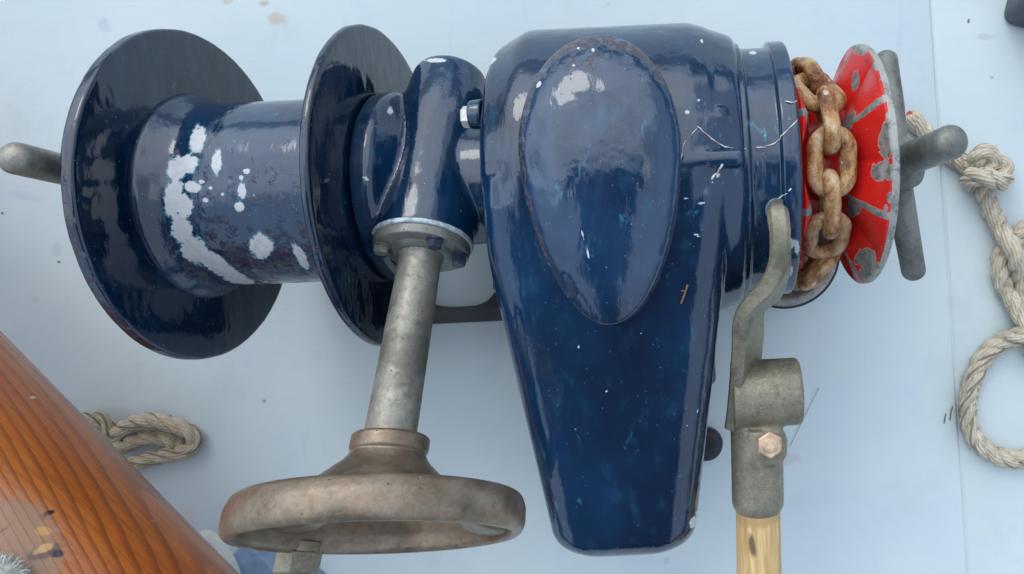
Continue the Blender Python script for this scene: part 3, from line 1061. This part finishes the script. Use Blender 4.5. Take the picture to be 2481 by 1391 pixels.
rp = dprof([(226, 20, 0), (226, 238, 0), (238, 247, .3), (250, 241, .9), (262, 160, 1.0), (268, 140, .3), (320, 140, .3), (326, 155, .9), (342, 200, 1.0), (374, 264, .6), (387, 281, .1), (393, 285, 0), (405, 285, 0), (409, 281, 0), (411, 268, 0), (409, 20, 0)], 9)
# left face pockets deepen to the left, right face pockets to the right
V = None
ang = np.arange(420) / 420 * 2 * np.pi
v1, f1, w1 = wheel_face(rp, 30, 1)
sgn = np.where(np.repeat([p[0] for p in rp], 420) < 290, -1, 1)
k_ = np.repeat([p[2] for p in rp], 420)
s0_ = np.repeat([p[0] for p in rp], 420)
v1[:, 0] = s0_ + sgn * (v1[:, 0] - s0_)
rr_ = np.hypot(v1[:, 1], v1[:, 2])
# worn bare on the ribs, the rim and in a few flaked patches
w1 = np.maximum(w1, np.clip((rr_ - 262) / 22, 0, 1) * .30)
w1 = np.maximum(w1, np.clip((v1[:, 0] - 390) / 4, 0, 1) * .75)
w1 = np.maximum(w1, np.where(v1[:, 0] < 300, np.clip((v1[:, 0] - 236) / 14, 0, 1) * np.clip((rr_ - 200) / 30, 0, 1) * .55, 0))
w1 = w1 + .10 * (rr_ > 150)
FLK = [(2066, 195, 8, 26, .1), (2080, 118, 14, 16, 0), (2136, 330, 20, 60, .15), (2120, 415, 20, 26, .3), (2076, 108, 30, 14, 0), (2148, 300, 10, 60, .1), (2120, 135, 20, 12, .6), (2090, 625, 22, 24, 0), (2062, 505, 14, 20, 0), (2138, 480, 6, 14, 0), (2130, 505, 5, 9, 0),
       (2110, 160, 8, 10, .2), (2140, 420, 12, 20, .2), (2048, 300, 10, 30, .4), (2105, 660, 26, 26, 0)]
w1 = np.maximum(w1, chipfield(v1, FLK, np.clip(v1[:, 2] / 40 + .4, 0, 1)) * .95)
v1[:, 0] += np.where(v1[:, 0] > 322, .055 * v1[:, 2] * np.clip((rr_ - 120) / 100, 0, 1), 0)
gyp = MB().add(v1, f1).build("chain_wheel", M_RED, WL, attrs={"wear": w1, "rim": np.clip((v1[:, 0] - 391) / 3, 0, 1)})

# cross handle clamping the chain wheel
mb = MB()
mb.add(*lathe(fillet([(418, 0), (418, 90), (440, 84), (470, 70), (520, 66), (552, 50), (552, 0)], [0, 6, 8, 12, 14, 12, 0]), n=72))
for tipp in (Lc(2147, 142, -175), Lc(2312, 341, 300), Lc(2212, 660, -150)):
    pass
xh = mb.build("cross_handle", M_GREY, WL)
arm("handle_arm", A3(492, 20, -10), Lc(2147, 147, -175), 35, 31, M_GREY, xh, mid=A3(512, 150, -84))
arm("handle_arm", A3(494, -10, -10), Lc(2213, 655, -150), 36, 32, M_GREY, xh, mid=A3(524, -120, -66))
arm("handle_arm", A3(500, 2, 20), Lc(2302, 345, 292), 39, 36, M_GREY, xh)

# brake lever: flat bent bar, socket and wooden handle
pts = [(1880, 494, 280, 26), (1884, 520, 300, 27), (1890, 570, 305, 27), (1886, 640, 290, 27), (1862, 694, 270, 27), (1822, 738, 245, 27), (1800, 780, 220, 26), (1795, 850, 190, 26), (1788, 930, 150, 26), (1779, 1010, 110, 26), (1772, 1046, 90, 22)]
P = np.array([Lc(a, b, c) for a, b, c, _ in pts])
Pq, q = resample(spline(P, 10), 9)
n = len(Pq)
T, _, _ = frames(Pq)
qq = np.linspace(0, 1, n)
hw = np.interp(qq, [0, .06, .2, .45, .6, 1], [22, 22, 20, 18, 16, 15])          # half thickness (sideways)
hz = np.interp(qq, [0, .06, .2, .45, .6, .85, 1], [21, 24, 38, 56, 60, 70, 62])   # half depth
V, F = [], []
k = 8
for i in range(n):
    side = np.cross(T[i], A3(0, 0, 1)); side /= np.linalg.norm(side)
    up = np.cross(side, T[i]); up /= np.linalg.norm(up)
    ta = math.radians(np.interp(qq[i], [0, .2, .45, .6, 1], [0, 10, 24, 26, 20]))
    up, side = up * math.cos(ta) + side * math.sin(ta), side * math.cos(ta) - up * math.sin(ta)
    e = min(1.0, .45 + qq[i] / .05 * .55) if qq[i] < .05 else min(1.0, .55 + (1 - qq[i]) / .03 * .45)
    w_, h_ = hw[i] * e, hz[i] * e
    c = np.interp(qq[i], [0, .12, .25], [9, 8, 5]) * e
    sec = [(w_ - c, h_), (w_, h_ - c), (w_, -h_ + c), (w_ - c, -h_), (-w_ + c, -h_), (-w_, -h_ + c), (-w_, h_ - c), (-w_ + c, h_)]
    V.append(np.array([Pq[i] - up * (hz[i] - 20) + a * side + b * up for a, b in sec]))
for i in range(n - 1):
    for j in range(k):
        F.append((i * k + j, (i + 1) * k + j, (i + 1) * k + (j + 1) % k, i * k + (j + 1) % k))
F.append(tuple(range(k))); F.append(tuple((n - 1) * k + j for j in range(k))[::-1])
lever = MB().add(np.concatenate(V), F).build("brake_lever", M_LEVER, WL, sharp=32)
# the collar where the lever pin leaves the band
pin = Lc(1879, 500, 282)
MB().add(*lathe(fillet([(0, 0), (0, 27), (4, 26), (5, 22), (5, 0)], 2), A3(pin[0] + 4, pin[1] - 8, pin[2] - 9), A3(0, .05, 1), n=40)).build("pin_collar", M_NAVY, lever)
mb = MB()
SB = A3(0, -518, 100)
mb.add(*lathe(fillet([(66, 0), (66, 76), (214, 76), (222, 72), (222, 0)], [0, 4, 5, 4, 0]), SB, (1, 0, 0), n=72))
hd = Lc(1838, 1390, 84) - Lc(1832, 1045, 92); hd /= np.linalg.norm(hd)
HB = Lc(1833, 1030, 92)
mb.add(*lathe(fillet([(0, 0), (0, 60), (185, 60), (205, 46), (205, 0)], [0, 6, 14, 8, 0]), HB, hd, n=64))
# gusset between boss and tube
mb.add(*rbox((118, -640, 78), (176, -560, 142), 16))
mb.add(*lathe(fillet([(-30, 0), (-30, 46), (56, 34), (56, 0)], 8), Lc(1864, 1078, 100), A3(0, 0, 1), n=40))
me = remesh(mb, "socket", 4.2, 5)
socket = link_obj("socket", me, M_LEVER, lever)
hexbolt("hex_bolt", Lc(1863, 1075, 156), A3(.05, .05, 1), 29, 20, M_BOLT, lever, washer=False, dome=True, a0=.25)
_o = HB + hd * 190
HANDLE_SPOTS.append((tuple(Lc(1822, 1322, 130) + A3(0, 0, HAX)), (12, 34, 80), .1, (.09, .06, .035), .9))
HANDLE_SPOTS.append((tuple(Lc(1835, 1262, 130) + A3(0, 0, HAX)), (70, 22, 80), 0, (.40, .24, .10), .8))
HANDLE_SPOTS.append((tuple(Lc(1860, 1380, 130) + A3(0, 0, HAX)), (10, 60, 80), .15, (.45, .30, .12), .6))
M_ASH = mat_rawwood()
MB().add(*lathe(fillet([(0, 0), (0, 51), (420, 53), (430, 44), (430, 0)], 4), HB + hd * 175, hd, n=56)).build("wooden_handle", M_ASH, lever)

# base casting on the deck: foot with a rounded opening, and a lug
mb = MB()
DZ = -HAX
n = 60
hole_c = Lc(1100, 590, DZ + 40)
ho = 138
outer = []
lo = Lc(960, 787, DZ + 40); hi = Lc(1280, 787, DZ + 40)
x0_, x1_, y0_, y1_ = hole_c[0] - 175, hole_c[0] + 260, hole_c[1] - 240, hole_c[1] + 320
V, F = [], []
th = np.arange(n) / n * 2 * np.pi
inner = np.stack([hole_c[0] + ho * np.sign(np.cos(th)) * np.abs(np.cos(th)) ** .62, hole_c[1] + ho * 1.40 * np.sign(np.sin(th)) * np.abs(np.sin(th)) ** .62], 1)
def ray_rect(a):
    c, s = math.cos(a), math.sin(a)
    k = 1e9
    if c > 1e-9: k = min(k, (x1_ - hole_c[0]) / c)
    if c < -1e-9: k = min(k, (x0_ - hole_c[0]) / c)
    if s > 1e-9: k = min(k, (y1_ - hole_c[1]) / s)
    if s < -1e-9: k = min(k, (y0_ - hole_c[1]) / s)
    return hole_c[0] + c * k, hole_c[1] + s * k
outer = np.array([ray_rect(a) for a in th])
rings = []
for (kk, zz) in ((0, 0), (0, 34), (.06, 44), (.45, 46), (.9, 44), (1.0, 34), (1.0, 0)):
    xy = inner + (outer - inner) * kk
    rings.append(np.column_stack([xy, np.full(n, DZ + zz)]))
for i in range(len(rings)):
    j = (i + 1) % len(rings)
    for k in range(n):
        F.append((i * n + k, j * n + k, j * n + (k + 1) % n, i * n + (k + 1) % n))
base = MB().add(np.concatenate(rings), F).build("base_plate", M_DARK, WL)
c = Lc(1712, 1086, DZ + 60)
MB().add(*lathe(fillet([(0, 0), (0, 52), (30, 48), (36, 30), (36, 0)], 8), A3(c[0], c[1], DZ), (0, 0, 1), n=48)).build("base_lug", M_DARK, base)
# ------------------------------------------------------------------ chain pipe
cpc = W(1898, 612, -300)
CP = tag(empty("chain_pipe", (cpc[0], cpc[1], 0)), "pitted grey metal chain pipe with flared lip below the red chain wheel", "chain pipe")
lp = fillet([(0, 150), (0, 170), (20, 150), (150, 132), (188, 148), (196, 152), (206, 148), (206, 128), (176, 108), (120, 104), (0, 104), (0, 150)], [0, 4, 6, 14, 6, 3, 4, 8, 10, 6, 0, 0])
v, f = lathe(lp, A3(0, 0, -HAX), (0, 0, 1), n=96)
MB().add(v, f).build("flared_lip", M_PIPE, CP)
v, f = lathe(fillet([(186, 150), (186, 158), (197, 158), (197, 150)], 2), A3(0, 0, -HAX), (0, 0, 1), n=96)
MB().add(v, f).build("rim_edge", M_DARK, CP)

# ------------------------------------------------------------------ anchor chain
def link_mesh():
    rw, re, st = 18.2, 35.5, 26.5
    P = []
    for a in np.linspace(-math.pi / 2, math.pi / 2, 22): P.append((st + re * math.cos(a), re * math.sin(a), 0))
    for x in (13, 0, -13): P.append((x, re, 0))
    for a in np.linspace(math.pi / 2, 1.5 * math.pi, 22): P.append((-st + re * math.cos(a), re * math.sin(a), 0))
    for x in (-13, 0, 13): P.append((x, -re, 0))
    P = np.array(P)
    n = 20
    m = len(P)
    T = np.roll(P, -1, 0) - np.roll(P, 1, 0)
    T /= np.linalg.norm(T, axis=1)[:, None]
    U = np.tile(A3(0, 0, 1), (m, 1)); Wd = np.cross(T, U)
    a = np.arange(n) / n * 2 * np.pi
    V = (P[:, None] + rw * (np.cos(a)[None, :, None] * U[:, None] + np.sin(a)[None, :, None] * Wd[:, None])).reshape(-1, 3)
    V += (fbm(V, 22) * .9)[:, None] * V / np.linalg.norm(V, axis=1)[:, None]
    F = []
    for i in range(m):
        j = (i + 1) % m
        for k in range(n):
            F.append((i * n + k, i * n + (k + 1) % n, j * n + (k + 1) % n, j * n + k))
    me = make_mesh("link", V * S, F, 0)
    me.materials.append(M_RUST)
    return me


LM = link_mesh()
chain = empty("anchor_chain", (0, 180, 0), ROT)
tag(chain, "rusty galvanised anchor chain wrapped over the red chain wheel", "chain")


def put_link(c, e1, e2):
    e1 = np.asarray(e1, float); e1 /= np.linalg.norm(e1)
    e2 = np.asarray(e2, float); e2 -= e1 * np.dot(e1, e2); e2 /= np.linalg.norm(e2)
    e3 = np.cross(e1, e2)
    o = bpy.data.objects.new("link", LM)
    COL.objects.link(o)
    o.parent = chain
    c = (np.asarray(c, float) + A3(0, 0, HAX)) * S
    o.matrix_local = Matrix(((e1[0], e2[0], e3[0], c[0]), (e1[1], e2[1], e3[1], c[1]), (e1[2], e2[2], e3[2], c[2]), (0, 0, 0, 1)))
    return o


RC, SG = 205.0, 297.0
STEP = 2 * math.pi / 14
for i in range(-2, 8):
    ph = PH0 + i * STEP
    rad = A3(0, math.sin(ph), math.cos(ph))
    tan = A3(0, math.cos(ph), -math.sin(ph))
    jig = random.uniform(-.05, .05)
    s_ = SG + random.uniform(-3, 3)
    if i % 2 == 0:
        ax = A3(1, 0, 0) + rad * random.uniform(-.12, .12)
        tg = tan + A3(jig, 0, 0)
        if i == 2: tg = tan + A3(-.30, 0, 0); s_ -= 8
        put_link(rad * RC + A3(s_, 0, 0), tg, ax)
    else:
        ax = rad + A3(random.uniform(-.10, .10), 0, 0)
        tg = tan + A3(jig, 0, 0)
        if i == 3: tg = tan + A3(-.25, 0, 0); s_ -= 22; ax = rad + A3(-.25, 0, 0)
        if i >= 4: s_ -= 26
        put_link(rad * (RC + 4) + A3(s_, 0, 0), tg, ax)
# the hanging end going down the pipe
a, b = Lc(2020, 606, 48), Lc(1950, 676, -20)
d1 = b - a; d1 /= np.linalg.norm(d1)
c1 = (a + b) / 2
put_link(c1, d1, A3(-.2, -.4, .9))
end = c1 + d1 * 62
tgt = w2l(A3(cpc[0], cpc[1], -330))
d2 = tgt - end; d2 /= np.linalg.norm(d2)
c2 = end + d2 * 44
for k in range(3):
    put_link(c2 + d2 * 88 * k, d2, A3(1, 0, 0) if k % 2 == 0 else A3(0, 1, 0))

# ------------------------------------------------------------------ ropes
def rope_mb(P, r, pitch, hairs=0, seed=0, strands=3):
    P, q = resample(P, r * .32)
    T, U, Wd = frames(P)
    mb = MB()
    rs = r * .56
    for k in range(strands):
        ph = q / pitch * 2 * np.pi + k * 2 * np.pi / strands
        C = P + (r - rs) * 1.05 * (np.cos(ph)[:, None] * U + np.sin(ph)[:, None] * Wd)
        rr = rs * (1 + .06 * np.sin(q * .021 + k * 2) + .05 * np.sin(q * .067 + k))
        v, f, uv = tube(C, rr, 14, dome=.7)
        nz = fbm(v, 14, 3)
        mb.add(v + nz[:, None] * rng.normal(size=(1, 3)) * 0 + (nz * r * .05)[:, None] * A3(.5, .5, .7), f, uv)
    rg = np.random.default_rng(seed + 7)
    for _ in range(hairs):
        i = rg.integers(1, len(P) - 1)
        a = rg.uniform(0, 2 * np.pi)
        nrm = math.cos(a) * U[i] + math.sin(a) * Wd[i]
        p0 = P[i] + nrm * r * .9
        L = r * rg.uniform(.15, .42)
        tg = T[i] * rg.choice([-1, 1]) * rg.uniform(.4, 1.2)
        pp = np.array([p0, p0 + (nrm * .4 + tg) * L * .5, p0 + (nrm * .8 + tg + rg.normal(size=3) * .3) * L])
        v, f, uv = tube(pp, np.array([1.0, .8, .45]), 4)
        mb.add(v, f, uv)
    return mb


def ropeP(pts, r):                       # (px, py, height of the rope's centre above the deck in radii)
    return spline([W(a, b, -HAX - 4 + h * r) for a, b, h in pts], 10)


r1 = 29
main = [(2204, 284, 1.2), (2222, 300, 1.1), (2250, 330, 1.0), (2290, 366, 1.0), (2325, 392, 1.0), (2350, 402, 1.3), (2366, 392, 2.4), (2372, 376, 3.2), (2392, 372, 3.0), (2404, 392, 2.0), (2396, 420, 1.0),
        (2368, 440, 1.0), (2350, 442, 1.8), (2356, 428, 3.2), (2392, 430, 4.0), (2424, 440, 3.2), (2436, 420, 2.0), (2428, 396, 1.6), (2404, 396, 1.9), (2384, 414, 2.2), (2382, 444, 1.6), (2390, 480, 1.2), (2402, 512, 1.0),
        (2424, 554, 1.4), (2446, 590, 2.8), (2462, 625, 2.8), (2474, 670, 1.4), (2482, 720, 1.0), (2486, 790, 1.0), (2500, 850, 1.0), (2545, 880, 1.0), (2580, 820, 1.0), (2575, 700, 1.0), (2545, 590, 1.0), (2500, 550, 1.0), (2462, 575, 1.0),
        (2428, 616, 1.0), (2424, 660, 1.0), (2436, 705, 1.0), (2462, 745, 1.3), (2490, 790, 2.6), (2530, 850, 1.5), (2560, 930, 1.0)]
K = rope_mb(ropeP(main, r1), r1, 150, hairs=420, seed=1)
cen = W(2400, 560, -HAX)
kr = K.build("knotted_rope", M_ROPE, off=(cen[0], cen[1], 0), sharp=0)
tag(kr, "weathered three-strand rope with an overhand knot, trailing from behind the grey cross handle", "rope")
whip = W(2207, 279, -HAX + 34)
tip = MB().add(*lathe(fillet([(-12, 0), (-12, 14), (10, 12), (14, 0)], 4), whip - A3(cen[0], cen[1], 0), A3(-.6, .7, .3), n=16)).build("rope_whipping", mat_plain("red_whipping_twine", (.45, .05, .03), .7, 0, .3, 12, 1), kr)
tip.location = (0, 0, 0)
bight = [(2580, 760, 1.0), (2530, 785, 1.4), (2480, 812, 2.6), (2440, 822, 1.6), (2404, 846, 1.0), (2372, 886, 1.0), (2352, 936, 1.0), (2342, 990, 1.0), (2350, 1040, 1.0), (2376, 1080, 1.0), (2420, 1106, 1.0), (2470, 1113, 1.0), (2530, 1105, 1.0), (2590, 1070, 1.0)]
K = rope_mb(ropeP(bight, r1), r1, 150, hairs=260, seed=2)
cen = W(2440, 980, -HAX)
tag(K.build("rope_bight", M_ROPE, off=(cen[0], cen[1], 0), sharp=0), "cleaner cream rope lying in a wide open loop across the deck seam", "rope")
r2 = 24
loop = [(120, 1060, 1.0), (190, 1024, 1.3), (240, 1018, 1.7), (276, 1052, 1.2), (296, 1040, 1.6), (330, 1022, 2.2), (372, 1020, 2.4), (420, 1030, 2.2), (458, 1046, 1.8), (474, 1068, 1.3), (452, 1092, 1.1), (405, 1104, 1.3), (352, 1114, 1.5), (300, 1135, 1.4), (230, 1175, 1.0), (170, 1140, 1.0), (220, 1095, 1.0), (290, 1082, 1.0), (335, 1064, 1.2), (378, 1058, 1.2), (412, 1066, .9), (428, 1076, .8), (418, 1090, .7)]
K = rope_mb(ropeP(loop, r2), r2, 140, hairs=160, seed=3)
cen = W(360, 1060, -HAX)
tag(K.build("rope_loop", M_ROPE2, off=(cen[0], cen[1], 0), sharp=0), "tan rope loops poking out from under the varnished spar", "rope")

# ------------------------------------------------------------------ varnished spar and what lies around it
ZS, RS = 110.0, 275.0
e0, e1 = W(0, 800, ZS), W(530, 1340, ZS)
dx = (e1 - e0); dx /= np.linalg.norm(dx)
pn = A3(dx[1], -dx[0], 0)
if pn[0] > 0: pn = -pn
de = float(np.dot(e1, pn)); th_e = math.atan(de / (DCAM - ZS)); dc = de + RS
for _ in range(40): dc = (DCAM - ZS) * math.tan(th_e + math.asin(RS / math.hypot(dc, DCAM - ZS)))
cl0 = e1 + pn * (dc - de)
org = cl0 - dx * 260
Xcut = W(532, 1350, ZS + 120)[0]
ang = np.arange(160) / 160 * 2 * np.pi
st = list(np.linspace(-2600, -300, 24)) + list(np.linspace(-280, 0, 10))
V, F = [], []
yv, zv = A3(-dx[1], dx[0], 0), A3(0, 0, 1)
loc = lambda p: A3(np.dot(p - org, dx), np.dot(p - org, yv), p[2] - ZS)
ca, sa = np.cos(ang), np.sin(ang)
endx = []
for a in range(160):
    base_p = org + yv * RS * ca[a]
    endx.append((Xcut - base_p[0]) / dx[0])
endx = np.minimum(np.array(endx) - 135, 620)
V = []
for s_ in st:
    V.append(np.stack([np.minimum(endx - 14 + s_, endx - 14), RS * ca, RS * sa], 1))
for kk, (dd, rr) in enumerate(((-9, RS - .5), (-4, RS - 3), (-1, RS - 8), (0, RS - 16))):
    V.append(np.stack([endx + dd, rr * ca, rr * sa], 1))
m = len(V)
for i in range(m - 1):
    for k in range(160):
        F.append((i * 160 + k, i * 160 + (k + 1) % 160, (i + 1) * 160 + (k + 1) % 160, (i + 1) * 160 + k))
F.append(tuple(range(160))[::-1]); F.append(tuple((m - 1) * 160 + k for k in range(160)))
def onspar(px, py):                      # where a mark sits on the round of the spar
    c0 = A3(0, 0, DCAM); p = W(px, py, ZS); dr = p - c0; dr /= np.linalg.norm(dr)
    o_, d_ = A3(np.dot(c0 - org, yv), c0[2] - ZS, 0)[:2], A3(np.dot(dr, yv), dr[2], 0)[:2]
    A, B, C = d_ @ d_, 2 * o_ @ d_, o_ @ o_ - RS * RS
    disc = B * B - 4 * A * C
    t = (-B - math.sqrt(max(disc, 0))) / (2 * A)
    return loc(c0 + dr * t)
GREYB = (.27, .17, .12)
for (px, py, rx, ry, rot, c_, a_) in ((120, 1242, 15, 6, .9, (.012, .006, .006), 1), (103, 1252, 9, 6, .3, (.015, .007, .006), 1), (60, 1305, 130, 46, -.12, (.30, .17, .10), .85),
                                      (110, 1336, 32, 18, 1.1, (.07, .045, .04), .7), (140, 1342, 12, 8, .3, (.02, .018, .025), 1), (106, 1329, 22, 10, 1.25, (.56, .31, .12), .95),
                                      (105, 1287, 18, 9, .3, (.55, .27, .07), .8), (372, 1262, 6, 3, 1.2, (.45, .30, .24), .35), (425, 1315, 5, 3, .8, (.45, .32, .25), .35), (80, 963, 4, 3, 0, (.6, .5, .38), .9),
                                      (10, 1283, 9, 3, 1.6, (.12, .07, .05), .6), (350, 1330, 16, 2, 1.3, (.38, .2, .13), .3)):
    p = onspar(px, py)
    SPAR_SPOTS.append((tuple(p), (rx, ry, max(10, min(rx, ry) * 1.8)), rot, c_, a_))
M_SPAR = mat_varnish()
me = make_mesh("wooden_spar", np.concatenate(V) * S, F, 50)
spar = link_obj("wooden_spar", me, M_SPAR)
spar.matrix_world = Matrix(((dx[0], yv[0], 0, org[0] * S), (dx[1], yv[1], 0, org[1] * S), (0, 0, 1, (ZS + HAX) * S), (0, 0, 0, 1)))
tag(spar, "thick varnished orange-brown pine spar with dark grain and a knot", "spar")

# painted chock the spar heel rests in
cc = cl0 + dx * 20
rotz = math.atan2(dx[1], dx[0])
mb = MB().add(*rbox((-60, -300, -HAX), (285, 100, -330), 14))
ck = mb.build("spar_chock", M_CHOCK, off=(0, 0, 0))
ck.location = (cc[0] * S, cc[1] * S, 0); ck.rotation_euler = (0, 0, rotz)
tag(ck, "blue-grey painted wooden chock under the end of the varnished spar", "chock")
mb = MB()
pp = [W(494, 1320, -215), W(522, 1352, -210), W(542, 1395, -205), W(552, 1440, -205), W(545, 1520, -210)]
v, f, uv = tube(resample(spline(pp, 8), 10)[0], 38, 24, dome=1.0)
mb.add(v, f, uv)
cen = W(545, 1385, -210)
fd = mb.build("fender", M_WHITEP, off=(cen[0], cen[1], 0), sharp=0)
tag(fd, "off-white plastic fender tucked between the spar end and the handwheel", "fender")

# frayed rope end lying on the spar
q = onspar(-10, 1420)
pw = org + dx * q[0] + yv * q[1] + A3(0, 0, q[2])
pw = A3(pw[0], pw[1], ZS + q[2])
mb = MB()
tg = A3(-.75, -.6, 0); tg /= np.linalg.norm(tg)
side = A3(-tg[1], tg[0], 0)
core = np.array([pw + A3(0, 0, 34) - tg * 20, pw + A3(0, 0, 38) + tg * 80, pw + A3(0, 0, 30) + tg * 260])
v, f, uv = tube(resample(core, 10)[0], 62, 24, dome=.7)
mb.add(v + (fbm(v, 22) * 6)[:, None] * A3(1, 1, 1), f, uv)
rg = np.random.default_rng(5)
for _ in range(5200):
    a = rg.uniform(0, 2 * np.pi); b = rg.uniform(-60, 160)
    k = math.sqrt(max(.05, 1 - max(0, (-20 - b) / 45) ** 2)) if b < -20 else 1
    nrm = math.cos(a) * side + math.sin(a) * A3(0, 0, 1)
    p0 = pw + A3(0, 0, 36) + tg * b + nrm * 60 * k
    d = nrm * .5 - tg * rg.uniform(.2, 1) + rg.normal(size=3) * .35
    L = rg.uniform(5, 10)
    pp = np.array([p0 - nrm * 6, p0 + d * L * .5, p0 + d * L + rg.normal(size=3) * 3])
    v, f, uv = tube(pp, np.array([2.4, 1.9, 1.0]), 4)
    mb.add(v, f, uv)
fr = mb.build("frayed_rope_end", mat_plain("grey_frayed_hemp", (.62, .60, .53), .9, 0, .15, 10, 1), off=(pw[0], pw[1], pw[2] + HAX), sharp=0)
tag(fr, "fuzzy grey frayed rope end lying on top of the varnished spar", "rope end")

# dark coaming at the far corner of the deck
cq = W(2522, -30, -HAX + 260)
mb = MB().add(*rbox((0, -20, -HAX - 20), (700, 900, -HAX + 260), 40))
co_ = mb.build("hatch_coaming", M_COAM, off=(0, 0, 0))
co_.location = (cq[0] * S, cq[1] * S, 0); co_.rotation_euler = (0, 0, -.25)
tag(co_, "dark navy hatch coaming with rounded corner at the deck's far edge", "coaming")

# ------------------------------------------------------------------ small things
bv = []
for o in (case, band, boss):
    me = o.data
    bv.append(BVHTree.FromPolygons([v.co.copy() for v in me.vertices], [tuple(p.vertices) for p in me.polygons]))
cl_ = w2l(A3(0, 0, DCAM)) + A3(0, 0, HAX)


def hit(px, py):
    p = Lc(px, py, 0) + A3(0, 0, HAX)
    o = Vector(cl_ * S); d = (Vector(p * S) - o).normalized()
    best = None
    for b in bv:
        h = b.ray_cast(o, d)
        if h[0] is not None and (best is None or h[3] < best[1]): best = (h[0], h[3])
    return A3(*best[0]) / S - A3(0, 0, HAX) if best else None


webs = [([(1690, 308), (1712, 326), (1738, 346), (1765, 358), (1805, 361)], 1.6), ([(1650, 385), (1660, 345), (1690, 310)], 1.0), ([(1830, 357), (1868, 352), (1898, 325), (1932, 290)], 1.7),
        ([(1902, 245), (1916, 250), (1930, 244)], 1.8), ([(1882, 488), (1896, 474), (1918, 458)], 2.2), ([(1880, 490), (1888, 480), (1905, 470)], 1.2), ([(1722, 436), (1736, 420), (1752, 398)], 3.0)]
cw = tag(empty("cobweb", (0, 180, 0), ROT), "pale cobweb strands stretched over the blue gear case and brake band", "cobweb")
for pts, r in webs:
    Q = [hit(*p) for p in pts]
    Q = np.array([q + A3(0, 0, 1.5) for q in Q if q is not None])
    if len(Q) < 2: continue
    Q = resample(spline(Q, 8), 6)[0]
    Q += np.random.default_rng(int(r * 10)).normal(size=Q.shape) * .7
    v, f, uv = tube(Q, r * .72 * (.8 + .4 * np.sin(np.arange(len(Q)) * 1.3)), 6)
    MB().add(v, f, uv).build("cobweb_strand", M_WEB, cw, sharp=0)
Q = np.array([hit(*p) + A3(0, 0, 2) for p in ((1666, 690), (1660, 708), (1650, 736))])
v, f, uv = tube(resample(spline(Q, 8), 4)[0], 2.2, 6)
Q = np.array([hit(*p) + A3(0, 0, 2) for p in ((1660, 708), (1655, 704), (1650, 705))])
v2, f2, uv2 = tube(resample(spline(Q, 4), 4)[0], 1.8, 6)
c = Q[0]
sb = MB().add(v - c, f, uv).add(v2 - c, f2, uv2)
so = link_obj("dead_insect", make_mesh("dead_insect", sb.verts() * S, sb.f, 0), M_TWIG)  # small brown insect built from two thin strokes
cwld = l2w(c)
so.location = A3(cwld[0], cwld[1], cwld[2] + HAX) * S; so.rotation_euler = (0, 0, ROT)
tag(so, "tiny brown dead insect stuck on the blue gear case", "insect")


def stalk(px_pts, r, label, mat=M_TWIG):
    P = spline([W(a, b, -HAX + h) for a, b, h in px_pts], 6)
    v, f, uv = tube(P, r, 6)
    c = W(*px_pts[0][:2], -HAX)
    o = MB().add(v, f, uv).build("plant_stalk", mat, off=(c[0], c[1], 0), sharp=0)
    tag(o, label, "stalk")


stalk([(2308, 985, 4), (2304, 1000, 3), (2302, 1018, 4)], 1.8, "curled brown stalk on the deck left of the open rope loop")
stalk([(2292, 1002, 4), (2290, 1012, 3), (2288, 1026, 4)], 1.6, "shorter straight brown stalk beside the deck seam")
stalk([(1985, 940, 4), (1955, 1000, 3), (1915, 1080, 4)], 1.0, "long pale straw on the deck right of the wooden handle", mat_plain("pale_straw", (.55, .50, .38), .8, 0, .2, 20, .3))
